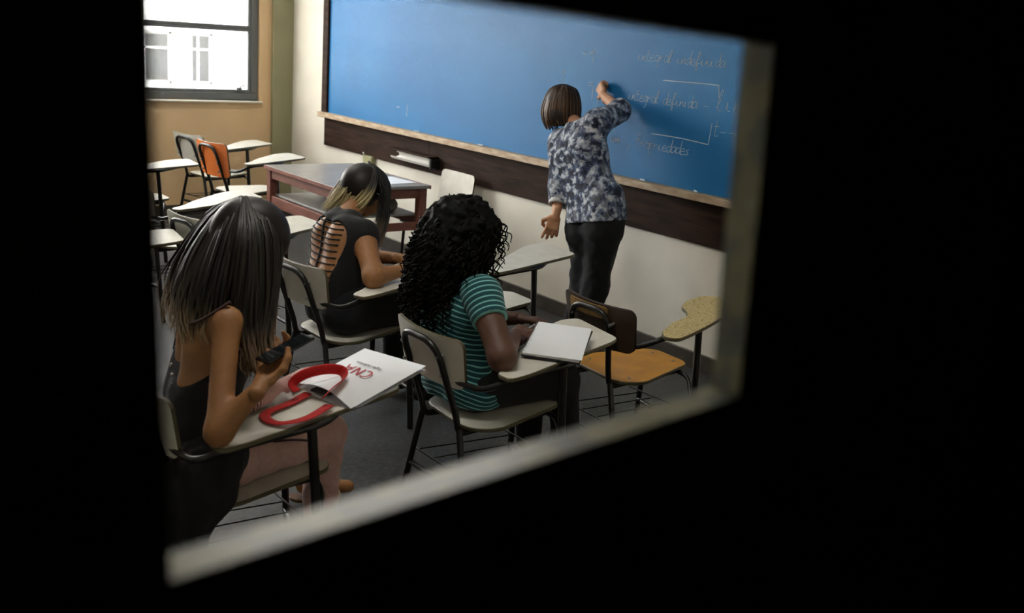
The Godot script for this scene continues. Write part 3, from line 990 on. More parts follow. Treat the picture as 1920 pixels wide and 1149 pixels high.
const LONG_MID := [
	[Vector3(6.457, 1.294, 3.239), Vector3(6.549, 1.221, 3.302), Vector3(6.569, 1.136, 3.329), Vector3(6.577, 1.078, 3.344), Vector3(6.562, 1.028, 3.350), Vector3(6.556, 0.996, 3.354)],
	[Vector3(6.467, 1.296, 3.241), Vector3(6.577, 1.226, 3.298), Vector3(6.601, 1.142, 3.320), Vector3(6.610, 1.084, 3.333), Vector3(6.596, 1.035, 3.336), Vector3(6.590, 1.006, 3.340)],
	[Vector3(6.469, 1.296, 3.239), Vector3(6.589, 1.213, 3.287), Vector3(6.626, 1.131, 3.309), Vector3(6.636, 1.074, 3.319), Vector3(6.644, 1.031, 3.328), Vector3(6.649, 1.002, 3.333)]]
const LONG_FRONT := [
	[Vector3(6.469, 1.296, 3.239), Vector3(6.589, 1.213, 3.287), Vector3(6.636, 1.089, 3.314), Vector3(6.643, 1.000, 3.325), Vector3(6.678, 0.918, 3.332), Vector3(6.703, 0.855, 3.326)],
	[Vector3(6.463, 1.295, 3.230), Vector3(6.580, 1.224, 3.244), Vector3(6.653, 1.089, 3.275), Vector3(6.681, 0.991, 3.297), Vector3(6.717, 0.912, 3.317), Vector3(6.736, 0.848, 3.320)],
	[Vector3(6.447, 1.290, 3.218), Vector3(6.553, 1.224, 3.196), Vector3(6.625, 1.094, 3.225), Vector3(6.671, 0.985, 3.262), Vector3(6.702, 0.918, 3.284), Vector3(6.727, 0.850, 3.298)],
	[Vector3(6.423, 1.284, 3.203), Vector3(6.495, 1.202, 3.144), Vector3(6.547, 1.103, 3.170), Vector3(6.580, 1.003, 3.204), Vector3(6.636, 0.942, 3.242), Vector3(6.686, 0.881, 3.270)],
	[Vector3(6.376, 1.274, 3.182), Vector3(6.418, 1.194, 3.112), Vector3(6.438, 1.125, 3.115), Vector3(6.485, 1.023, 3.149), Vector3(6.543, 0.944, 3.191), Vector3(6.598, 0.898, 3.224)]]
const STRAND := [
	[Vector3(4.913, 1.150, 1.919), Vector3(4.986, 1.106, 1.895), Vector3(5.027, 1.057, 1.897), Vector3(5.061, 0.979, 1.919), Vector3(5.103, 0.887, 1.954), Vector3(5.149, 0.786, 2.022)],
	[Vector3(4.949, 1.158, 1.954), Vector3(5.017, 1.124, 1.931), Vector3(5.064, 1.064, 1.930), Vector3(5.098, 0.975, 1.958), Vector3(5.137, 0.883, 1.997), Vector3(5.167, 0.772, 2.055)],
	[Vector3(4.959, 1.160, 1.974), Vector3(5.028, 1.124, 1.967), Vector3(5.071, 1.076, 1.967), Vector3(5.080, 1.017, 1.963), Vector3(5.092, 0.949, 1.976), Vector3(5.109, 0.890, 1.995)]]
const NAPE := [
	[Vector3(5.005, 1.156, 1.966), Vector3(5.069, 1.109, 1.989), Vector3(5.092, 1.056, 2.015), Vector3(5.095, 1.013, 2.046), Vector3(5.077, 0.977, 2.084), Vector3(5.049, 0.948, 2.115)],
	[Vector3(4.959, 1.160, 1.974), Vector3(5.016, 1.113, 2.005), Vector3(5.023, 1.060, 2.035), Vector3(5.011, 1.010, 2.071), Vector3(4.992, 0.968, 2.113), Vector3(4.959, 0.939, 2.150)],
	[Vector3(4.943, 1.161, 1.994), Vector3(4.975, 1.121, 2.053), Vector3(4.977, 1.072, 2.088), Vector3(4.971, 1.022, 2.117), Vector3(4.954, 0.978, 2.140), Vector3(4.918, 0.948, 2.165)],
	[Vector3(4.914, 1.154, 2.000), Vector3(4.898, 1.118, 2.053), Vector3(4.891, 1.072, 2.081), Vector3(4.877, 1.025, 2.101), Vector3(4.873, 0.981, 2.126), Vector3(4.862, 0.948, 2.153)]]
const BAG_HANDLES := [
	[Vector3(6.616, 0.738, 3.134), Vector3(6.594, 0.754, 3.139), Vector3(6.591, 0.777, 3.100), Vector3(6.591, 0.784, 3.030), Vector3(6.597, 0.774, 2.978), Vector3(6.634, 0.762, 2.988), Vector3(6.672, 0.754, 3.044), Vector3(6.701, 0.739, 3.092)],
	[Vector3(6.58, 0.712, 3.08), Vector3(6.623, 0.708, 3.158), Vector3(6.662, 0.71, 3.24), Vector3(6.69, 0.708, 3.27), Vector3(6.74, 0.708, 3.272), Vector3(6.775, 0.712, 3.24), Vector3(6.757, 0.71, 3.164), Vector3(6.705, 0.714, 3.073)]]

# ---------------------------------------------------------------- people
func skin(called: String, c: Color) -> StandardMaterial3D:
	var m := grained(called, c.darkened(0.06), c.lightened(0.04), 0.58, 0.03, 5.0)
	m.subsurf_scatter_enabled = true
	m.subsurf_scatter_strength = 0.08
	return m

func torso(f: Field, hip: Vector3, waist: Vector3, chest: Vector3, neck: Vector3, x: Vector3, g := 0.0, s := 1.0) -> void:
	for q: float in [-1.0, 1.0]:
		f.cap(hip + x * (q * 0.075 * s), waist + x * (q * 0.05 * s), 0.102 * s + g, 0.086 * s + g)
		f.cap(waist + x * (q * 0.05 * s), chest + x * (q * 0.07 * s), 0.086 * s + g, 0.094 * s + g)
		f.cap(chest + x * (q * 0.07 * s), neck + x * (q * 0.04 * s) + (chest - neck) * 0.3, 0.09 * s + g, 0.055 * s + g)

func head(f: Field, c: Vector3, fw: Vector3, up: Vector3, s := 1.0) -> void:
	fw = (fw - up * fw.dot(up)).normalized()
	var x := fw.cross(up)
	var b := Basis(x, up, -fw)
	var at := func(a: float, y: float, z: float): return c + (x * a + up * y + fw * z) * s
	f.ell(at.call(0, 0.015, -0.008), Vector3(0.074, 0.092, 0.092) * s, b)
	f.ell(at.call(0, -0.05, 0.03), Vector3(0.058, 0.065, 0.058) * s, b)
	f.ell(at.call(0, -0.095, 0.062), Vector3(0.022, 0.018, 0.018) * s, b)
	f.cap(at.call(0, 0.012, 0.086), at.call(0, -0.028, 0.104), 0.008 * s, 0.012 * s)
	for q: float in [-1.0, 1.0]:
		f.cap(at.call(0, -0.032, 0.094), at.call(q * 0.014, -0.034, 0.09), 0.009 * s, 0.007 * s)
		f.cap(at.call(q * 0.012, 0.035, 0.083), at.call(q * 0.045, 0.032, 0.068), 0.01 * s, 0.008 * s)
		f.ell(at.call(q * 0.042, -0.02, 0.06), Vector3(0.022, 0.02, 0.02) * s, b)
		f.ell(at.call(q * 0.077, -0.005, -0.008), Vector3(0.01, 0.031, 0.019) * s, b)
		f.cap(at.call(0, -0.058, 0.089), at.call(q * 0.02, -0.06, 0.08), 0.0075 * s, 0.005 * s)
		f.cap(at.call(0, -0.07, 0.087), at.call(q * 0.016, -0.069, 0.08), 0.008 * s, 0.005 * s)
		f.holes.append([at.call(q * 0.033, 0.012, 0.098), at.call(q * 0.033, 0.012, 0.09), 0.013 * s, 0.014 * s])
	f.holes.append([at.call(-0.018, -0.064, 0.103), at.call(0.018, -0.064, 0.103), 0.004, 0.004])

func eyes(o: Node3D, c: Vector3, fw: Vector3, up: Vector3, s := 1.0) -> void:
	fw = (fw - up * fw.dot(up)).normalized()
	var x := fw.cross(up)
	for q: float in [-1.0, 1.0]:
		var e := MeshInstance3D.new()
		var sp := SphereMesh.new()
		sp.radius = 0.012 * s; sp.height = 0.024 * s; sp.radial_segments = 16; sp.rings = 8
		sp.material = M.eye_white
		e.mesh = sp
		hang(e, "eye", o)
		e.position = c + (x * (q * 0.033) + up * 0.012 + fw * 0.079) * s
		var ir := MeshInstance3D.new()
		var si := SphereMesh.new()
		si.radius = 0.006 * s; si.height = 0.006 * s; si.radial_segments = 12; si.rings = 6
		si.material = M.iris
		ir.mesh = si
		hang(ir, "iris", e)
		ir.position = fw * 0.0105 * s - up * 0.004

# palm, four fingers of unequal length bent at the knuckles, thumb from the side of the palm
func hand(f: Field, w: Vector3, d: Vector3, n: Vector3, side: float, curls: Array, thumb := 0.6, s := 1.0, spread := 0.06) -> void:
	d = d.normalized()
	n = (n - d * n.dot(d)).normalized()
	var t := d.cross(n) * side
	f.cap(w - d * 0.035 * s, w + d * 0.02 * s, 0.024 * s, 0.022 * s)
	for o: float in [0.028, 0.01, -0.01, -0.027]:
		f.cap(w + (d * 0.02 + t * o * 0.75) * s, w + (d * 0.078 + t * o) * s, 0.013 * s, 0.0115 * s)
	var len := [0.068, 0.076, 0.07, 0.054]
	var bx := [0.03, 0.0105, -0.0095, -0.0285]
	var by := [0.08, 0.085, 0.081, 0.073]
	for k in 4:
		var p: Vector3 = w + (d * by[k] + t * bx[k]) * s
		var dir := (d + t * (spread * (1.5 - k))).normalized()
		var ax := dir.cross(n).normalized()
		var c: float = curls[k]
		var bend := [0.75, 1.0, 0.7]
		var fr := [0.45, 0.31, 0.24]
		var r := [0.0092, 0.0083, 0.0075, 0.0066]
		for j in 3:
			dir = dir.rotated(ax, c * bend[j])
			var e: Vector3 = p + dir * (len[k] * fr[j] * s)
			f.cap(p, e, r[j] * s, r[j + 1] * s)
			p = e
	var p := w + (d * 0.022 + t * 0.026) * s
	var dir := (d * 0.6 + t * 0.75 + n * 0.25).normalized()
	var lens := [0.045, 0.033, 0.027]
	var rr := [0.0125, 0.011, 0.0095, 0.0078]
	for j in 3:
		var e: Vector3 = p + dir * (lens[j] * s)
		f.cap(p, e, rr[j] * s, rr[j + 1] * s)
		p = e
		dir = (dir - t * (0.45 * thumb) + n * (0.35 * thumb) + d * 0.15).normalized()

func locks(mb: MB, guides: Array, count: int, r: float, spread: float, wave: float, dark: Color, tip: Color, tip_from := 0.75, n := 13) -> void:
	var paths := []
	for g: Array in guides: paths.append(curve(g, 4))
	var m: int = paths[0].size()
	for q in count:
		var s := rng.randf() * (paths.size() - 1)
		var a := mini(int(s), paths.size() - 2)
		var fr := s - a
		var off := Vector3(rng.randfn(), rng.randfn(), rng.randfn()) * spread
		var ph := rng.randf() * TAU
		var cut := rng.randf_range(0.86, 1.0)
		var pts := PackedVector3Array()
		var radii := PackedFloat32Array()
		var cols := PackedColorArray()
		var tone := rng.randf_range(0.7, 1.35)
		for k in n:
			var u := cut * k / (n - 1.0)
			var x := u * (m - 1)
			var i0 := mini(int(x), m - 2)
			var pa: Vector3 = paths[a][i0].lerp(paths[a][i0 + 1], x - i0)
			var pb: Vector3 = paths[a + 1][i0].lerp(paths[a + 1][i0 + 1], x - i0)
			var p := pa.lerp(pb, fr) + off * (0.25 + u)
			p += Vector3(sin(ph + u * 9.0), 0, cos(ph + u * 9.0)) * (wave * u * u)
			pts.append(p)
			radii.append(r * (0.6 + 0.5 * sin(PI * minf(1.0, u * 1.3))) * (1.0 if k < n - 3 else 0.25 + 0.25 * (n - 1 - k)))
			cols.append(dark.lerp(tip, smoothstep(tip_from - 0.12, tip_from + 0.15, u + rng.randf_range(-0.03, 0.03))) * tone)
		mb.tube(pts, r, 6, radii, 0.45, Vector3.ZERO, cols, false)

func cloth_mat(called: String, c: Color, dark: Color, scale := 4.0) -> StandardMaterial3D:
	var m := grained(called, dark, c, 0.92, 0.05, scale)
	m.rim_enabled = true
	m.rim = 0.25 if c.v > 0.2 else 0.05
	return m

func fold(seed_no: int, freq: float, amp: float, stretch := Vector3.ONE) -> Variant:
	var nz := FastNoiseLite.new()
	nz.seed = seed_no; nz.frequency = freq; nz.fractal_octaves = 2
	return func(p: Vector3) -> float: return nz.get_noise_3dv(p * stretch) * amp

func add_body(o: Node3D, f: Field, hf: Field, hands: Array, m: Material, cell := 0.012) -> void:
	var mb := MB.new()
	f.build(mb, cell)
	hf.k = 0.006
	hf.build(mb, 0.0042)
	for h: Field in hands:
		h.k = 0.0035
		h.build(mb, 0.0032)
	put(mb, "body", m, o)

func shoe(o: Node3D, an: Vector3, toe: Vector3, m: Material, called := "shoe") -> void:
	var f := Field.new()
	var d := toe - an
	d.y = 0
	f.cap(an + Vector3(0, -0.035, 0) - d * 0.18, toe + Vector3(0, 0.005, 0), 0.036, 0.034)
	f.cap(an + Vector3(0, -0.01, 0), toe.lerp(an, 0.5) + Vector3(0, 0.02, 0), 0.04, 0.03)
	f.cuts = [[Vector3.UP, an.y + 0.0], [Vector3.DOWN, -(minf(an.y, toe.y + 0.06) - 0.068)]]
	var mb := MB.new()
	f.build(mb, 0.007)
	put(mb, called, m, o)

const X := Vector3(1, 0, 0)

func people_materials() -> void:
	skin("skin_teacher", Color(0.78, 0.56, 0.42))
	skin("skin_tan", Color(0.61, 0.41, 0.24))
	skin("skin_deep", Color(0.36, 0.23, 0.17))
	mat("eye_white", Color(0.85, 0.84, 0.82), 0.3)
	mat("iris", Color(0.12, 0.07, 0.04), 0.2)
	mat("hair", Color(1, 1, 1), 0.48, {"vertex_color_use_as_albedo": true, "metallic_specular": 0.4})
	mat("curly_hair", Color(1, 1, 1), 0.7, {"vertex_color_use_as_albedo": true, "metallic_specular": 0.2})
	cloth_mat("navy_trousers", Color(0.05, 0.062, 0.085), Color(0.035, 0.042, 0.06))
	cloth_mat("black_top", Color(0.055, 0.055, 0.065), Color(0.035, 0.035, 0.042))
	cloth_mat("black_jeans", Color(0.07, 0.075, 0.1), Color(0.05, 0.05, 0.07))
	cloth_mat("pink_jeans", Color(0.82, 0.66, 0.63), Color(0.74, 0.57, 0.54))
	cloth_mat("maroon_cloth", Color(0.24, 0.07, 0.1), Color(0.17, 0.05, 0.07))
	cloth_mat("white_cloth", Color(0.84, 0.84, 0.84), Color(0.78, 0.78, 0.78))
	var p := cloth_mat("printed_cotton", Color.WHITE, Color.WHITE, 1.9)
	var st := [[0.0, Color(0.07, 0.085, 0.14)], [0.36, Color(0.14, 0.18, 0.28)], [0.49, Color(0.32, 0.38, 0.5)], [0.56, Color(0.54, 0.59, 0.66)], [0.64, Color(0.82, 0.84, 0.86)]]
	var t := noise_tex(0.017, Color.WHITE, Color.WHITE, 23, 512, 4, FastNoiseLite.TYPE_SIMPLEX_SMOOTH, st)
	t.color_ramp.interpolation_mode = Gradient.GRADIENT_INTERPOLATE_CONSTANT
	var nz: FastNoiseLite = t.noise
	nz.domain_warp_enabled = true
	nz.domain_warp_amplitude = 28.0
	nz.domain_warp_frequency = 0.03
	nz.fractal_gain = 0.6
	p.albedo_texture = t
	var im := Image.create(4, 64, false, Image.FORMAT_RGB8)
	im.fill(Color(0.03, 0.27, 0.3))
	im.fill_rect(Rect2i(0, 22, 4, 17), Color(0.5, 0.76, 0.73))
	var tee := mat("striped_jersey", Color(1, 1, 1), 0.9, {"rim_enabled": true, "rim": 0.2})
	tee.albedo_texture = ImageTexture.create_from_image(im)
	cloth_mat("red_strap", Color(0.75, 0.04, 0.04), Color(0.66, 0.03, 0.035))
	mat("red_print", Color(0.7, 0.13, 0.17), 0.7)
	mat("grey_print", Color(0.3, 0.27, 0.3), 0.7)
	mat("dark_plastic", Color(0.03, 0.03, 0.035), 0.25)
	mat("screen_glass", Color(0.09, 0.11, 0.12), 0.08)

func make_teacher() -> void:
	var o := thing("person", "person in blue and white floral blouse and dark trousers writing on the blue board", "person", Vector3.ZERO)
	var hip := Vector3(4.87, 0.80, 0.42); var waist := Vector3(4.76, 1.0, 0.41); var chest := Vector3(4.68, 1.15, 0.41); var neck := Vector3(4.635, 1.29, 0.4)
	var hc := Vector3(4.455, 1.405, 0.375)
	var sl := Vector3(4.52, 1.195, 0.43); var el := Vector3(4.585, 0.965, 0.47); var wl := Vector3(4.665, 0.80, 0.55)
	var sr := Vector3(4.76, 1.335, 0.38); var er := Vector3(4.69, 1.405, 0.145); var wr := Vector3(4.485, 1.475, 0.095)
	var x := Vector3(0.94, 0.33, 0).normalized()
	var kn := [Vector3(4.77, 0.43, 0.39), Vector3(4.9, 0.42, 0.4)]
	var an := [Vector3(4.735, 0.08, 0.42), Vector3(4.865, 0.08, 0.42)]
	var f := Field.new()
	torso(f, hip, waist, chest, neck, x, 0.0, 0.97)
	f.cap(neck, hc + Vector3(0.02, -0.05, 0.0), 0.05, 0.048)
	f.path([chest + x * -0.05 + Vector3.UP * 0.05, sl, el, wl], [0.06, 0.056, 0.038, 0.026])
	f.path([chest + x * 0.05 + Vector3.UP * 0.05, sr, er, wr], [0.06, 0.056, 0.04, 0.026])
	for k in 2:
		f.path([hip + x * (0.09 * (k * 2 - 1)), kn[k], an[k]], [0.088, 0.054, 0.036])
		f.cap(an[k] + Vector3(0, -0.045, 0), an[k] + Vector3(0, -0.05, -0.13), 0.032, 0.026)
	var hf := Field.new()
	head(hf, hc, Vector3(0.12, 0.15, -1), Vector3(-0.12, 1, 0.1).normalized(), 0.97)
	var h1 := Field.new()
	hand(h1, wr, (Vector3(4.4, 1.545, 0.075) - wr), Vector3(-0.25, 0.35, -1), 1.0, [1.05, 1.15, 1.2, 1.25], 1.3, 1.02, 0.02)
	var h2 := Field.new()
	hand(h2, wl, Vector3(0.0, -0.95, 0.26), Vector3(-0.76, -0.25, -0.6), -1.0, [0.1, 0.4, 0.5, 0.4], 1.9, 1.02, 0.12)
	add_body(o, f, hf, [h1, h2], M.skin_teacher)
	eyes(o, hc, Vector3(0.12, 0.15, -1), Vector3(-0.12, 1, 0.1).normalized(), 0.97)
	# blouse with turned up cuffs
	var b := Field.new()
	b.k = 0.02
	torso(b, hip + Vector3(0, 0.02, 0), waist, chest, neck, x, 0.012, 0.99)
	for q: float in [-1.0, 1.0]: b.cap(hip + x * (q * 0.085) + Vector3(0, -0.1, 0.015), hip + x * (q * 0.07) + Vector3(0, 0.12, 0), 0.13, 0.1)
	b.path([chest + x * -0.05 + Vector3.UP * 0.05, sl, el], [0.07, 0.07, 0.062])
	b.sleeve(el, el.lerp(wl, 0.62), 0.06, 0.05)
	b.path([chest + x * 0.05 + Vector3.UP * 0.05, sr, er], [0.07, 0.072, 0.062])
	b.sleeve(er, er.lerp(wr, 0.2), 0.056, 0.05)
	b.sleeve(chest, neck + Vector3(-0.02, 0.03, 0), 0.08, 0.06)
	b.cuts = [[Vector3(0.22, -1, 0.0).normalized(), Vector3(0.22, -1, 0.0).normalized().dot(Vector3(4.87, 0.79, 0.42))]]
	b.disp = fold(4, 6.0, 0.008, Vector3(1.2, 0.6, 1.2))
	var mb := MB.new()
	b.build(mb, 0.009)
	var blouse := put(mb, "blouse", M.printed_cotton, o)
	var cuff := MB.new()
	for q in [[el.lerp(wl, 0.48), el.lerp(wl, 0.68)]]:
		var cf := Field.new()
		cf.sleeve(q[0], q[1], 0.052, 0.053)
		cf.holes = [[q[0] - (q[1] - q[0]), q[0], 0.07, 0.05]]
		cf.k = 0.008
		cf.build(cuff, 0.006)
	put(cuff, "cuff", M.white_cloth, o).set_meta("label", "turned up white cuff")
	var tr := Field.new()
	tr.k = 0.02
	for k in 2:
		tr.cap(hip + x * (0.08 * (k * 2 - 1)) + Vector3(0, 0.04, 0.0), hip + x * (0.085 * (k * 2 - 1)) + Vector3(0, -0.05, 0.01), 0.085, 0.108)
		tr.path([hip + x * (0.08 * (k * 2 - 1)), kn[k]], [0.112, 0.068])
		tr.sleeve(kn[k], an[k] + Vector3(0, 0.0, 0), 0.068, 0.058)
	tr.disp = fold(9, 10.0, 0.007)
	var tm := MB.new()
	tr.build(tm, 0.01)
	put(tm, "trousers", M.navy_trousers, o)
	for k in 2: shoe(o, an[k], an[k] + Vector3(0, -0.05, -0.13), M.dark)
	# chin length brown hair
	var hr := Field.new()
	hr.k = 0.015
	hr.ell(hc + Vector3(-0.005, 0.022, 0.012), Vector3(0.096, 0.108, 0.108))
	hr.ell(hc + Vector3(0.01, -0.05, 0.05), Vector3(0.1, 0.085, 0.075))
	hr.holes = [[hc + Vector3(0.02, -0.06, -0.12), hc + Vector3(0.02, -0.14, -0.1), 0.075, 0.075]]
	hr.cuts = [[Vector3(0.12, -1, 0).normalized(), Vector3(0.12, -1, 0).normalized().dot(hc + Vector3(0, -0.118, 0))]]
	hr.colf = func(p: Vector3) -> Color: return Color(0.022, 0.014, 0.009)
	var hm := MB.new()
	hr.build(hm, 0.008)
	var gs := []
	for k in 9:
		var a := -0.65 * PI + 1.3 * PI * k / 8.0
		var dr := Vector3(sin(a), 0, cos(a))
		gs.append([hc + Vector3(0, 0.125, 0.01), hc + dr * 0.075 + Vector3(0, 0.1, 0.01), hc + dr * 0.108 + Vector3(0, 0.02, 0.012), hc + dr * 0.115 + Vector3(0.0, -0.06, 0.012), hc + dr * 0.095 + Vector3(0.02, -0.125 + 0.03 * sin(a), 0.015)])
	locks(hm, gs, 190, 0.011, 0.004, 0.004, Color(0.04, 0.022, 0.012), Color(0.075, 0.04, 0.02), 0.4)
	put(hm, "hair", M.hair, o)

func make_curly_girl() -> void:
	var o := thing("person", "person in striped teal top seated at the white notebook", "person")
	var hip := Vector3(6.26, 0.545, 2.28); var waist := Vector3(6.25, 0.69, 2.31); var chest := Vector3(6.24, 0.84, 2.31); var neck := Vector3(6.22, 0.965, 2.29)
	var hc := Vector3(6.2, 1.085, 2.255)
	var sr := Vector3(6.40, 0.9, 2.32); var er := Vector3(6.60, 0.735, 2.365); var wr := Vector3(6.40, 0.735, 2.16)
	var sl := Vector3(6.06, 0.9, 2.28); var el := Vector3(6.0, 0.7, 2.12); var wl := Vector3(6.2, 0.73, 2.0)
	var kn := [Vector3(6.15, 0.51, 1.87), Vector3(6.36, 0.51, 1.88)]
	var an := [Vector3(6.12, 0.09, 1.82), Vector3(6.34, 0.09, 1.78)]
	var f := Field.new()
	torso(f, hip, waist, chest, neck, X)
	f.cap(neck, hc + Vector3(0, -0.05, 0.02), 0.052, 0.05)
	f.path([chest + Vector3(0.05, 0.05, 0), sr, er, wr], [0.06, 0.06, 0.045, 0.028])
	f.path([chest + Vector3(-0.05, 0.05, 0), sl, el, wl], [0.06, 0.058, 0.042, 0.027])
	for k in 2:
		f.path([hip + X * (0.09 * (k * 2 - 1)), kn[k], an[k]], [0.09, 0.058, 0.036])
	var hf := Field.new()
	var fw := Vector3(0.15, -0.5, -0.85)
	var up := Vector3(0, 0.85, -0.5).normalized()
	head(hf, hc, fw, up)
	var h1 := Field.new()
	hand(h1, wr, Vector3(-0.35, 0.05, -0.9), Vector3(-0.2, -1, 0), -1.0, [0.6, 0.8, 0.9, 0.9], 0.8)
	var h2 := Field.new()
	hand(h2, wl, Vector3(0.6, 0, -0.6), Vector3(0.2, -1, 0), 1.0, [0.4, 0.5, 0.5, 0.5], 0.5)
	add_body(o, f, hf, [h1, h2], M.skin_deep)
	eyes(o, hc, fw, up)
	var b := Field.new()
	b.k = 0.018
	torso(b, hip + Vector3(0, -0.02, 0), waist, chest, neck, X, 0.012)
	b.cuts = [[Vector3.DOWN, -0.475]]
	b.disp = fold(14, 10.0, 0.008)
	b.uvf = func(p: Vector3) -> Vector2: return Vector2(0.5, (p.y + 0.12 * (p.x - 6.25) * (p.x - 6.25) * 10.0) / 0.019)
	var mb := MB.new()
	b.build(mb, 0.008)
	for q in [[sr, er], [sl, el]]:
		var s := Field.new()
		s.k = 0.012
		s.cap(chest + (q[0] - chest) * 0.4 + Vector3(0, 0.04, 0), q[0], 0.066, 0.068)
		s.sleeve(q[0], q[0].lerp(q[1], 0.42), 0.068, 0.065)
		var d: Vector3 = (q[1] - q[0]).normalized()
		var a0: Vector3 = q[0]
		s.uvf = func(p: Vector3) -> Vector2: return Vector2(0.5, (p - a0).dot(d) / 0.02)
		s.build(mb, 0.007)
	put(mb, "striped_top", M.striped_jersey, o)
	var tr := Field.new()
	for k in 2:
		tr.cap(hip + X * (0.07 * (k * 2 - 1)), hip + X * (0.08 * (k * 2 - 1)) + Vector3(0, 0.03, 0), 0.098, 0.085)
		tr.path([hip + X * (0.09 * (k * 2 - 1)), kn[k]], [0.098, 0.068])
		tr.sleeve(kn[k], an[k], 0.066, 0.05)
	tr.cuts = [[Vector3.DOWN, -0.05]]
	var tm := MB.new()
	tr.build(tm, 0.011)
	put(tm, "jeans", M.black_jeans, o)
	for k in 2: shoe(o, an[k], an[k] + Vector3(0, -0.055, -0.14), M.dark)
	# curls
	var hr := Field.new()
	hr.k = 0.03
	hr.ell(Vector3(6.2, 1.1, 2.28), Vector3(0.13, 0.125, 0.14))
	hr.ell(Vector3(6.2, 1.0, 2.33), Vector3(0.155, 0.14, 0.125))
	hr.ell(Vector3(6.19, 0.89, 2.38), Vector3(0.155, 0.1, 0.09))
	hr.holes = [[hc + fw * 0.145 - up * 0.01, hc + fw * 0.17 - up * 0.11, 0.082, 0.085]]
	hr.disp = fold(3, 26.0, 0.022)
	hr.colf = func(_p: Vector3) -> Color: return Color(0.007, 0.006, 0.005)
	var hm := MB.new()
	hr.build(hm, 0.01)
	for q in 620:
		var dir := Vector3(rng.randfn(), rng.randfn() * 0.8, rng.randfn()).normalized()
		if dir.dot(fw) > 0.4: continue
		var c := Vector3(6.2, 1.08, 2.28).lerp(Vector3(6.19, 0.9, 2.37), rng.randf())
		var lo := 0.02
		var hi := 0.3
		for it in 9:
			var mid := (lo + hi) * 0.5
			if hr.value(c + dir * mid) < 0.0: lo = mid
			else: hi = mid
		var p := c + dir * (lo - 0.012)
		var along := (Vector3.DOWN + dir * rng.randf_range(0.0, 0.5) + Vector3(0, 0.35, 0) * maxf(0.0, dir.y)).normalized()
		var u := along.cross(dir)
		if u.length() < 0.1: u = along.cross(Vector3.RIGHT)
		u = u.normalized()
		var w := along.cross(u)
		var pts := PackedVector3Array()
		var radii := PackedFloat32Array()
		var len := rng.randf_range(0.06, 0.12)
		var rad := rng.randf_range(0.005, 0.0095)
		var turns := rng.randf_range(2.2, 3.6)
		var ph := rng.randf() * TAU
		for k in 22:
			var s := k / 21.0
			var a := ph + s * turns * TAU
			pts.append(p + along * (len * s) + dir * (0.012 * sin(s * PI)) + (u * cos(a) + w * sin(a)) * rad)
			radii.append(0.0042 * (1.0 - 0.6 * s))
		hm.col = Color(0.009, 0.007, 0.006) * rng.randf_range(0.7, 1.5)
		hm.tube(pts, 0.004, 5, radii, 1.0, Vector3.ZERO, PackedColorArray(), false)
	put(hm, "hair", M.curly_hair, o)

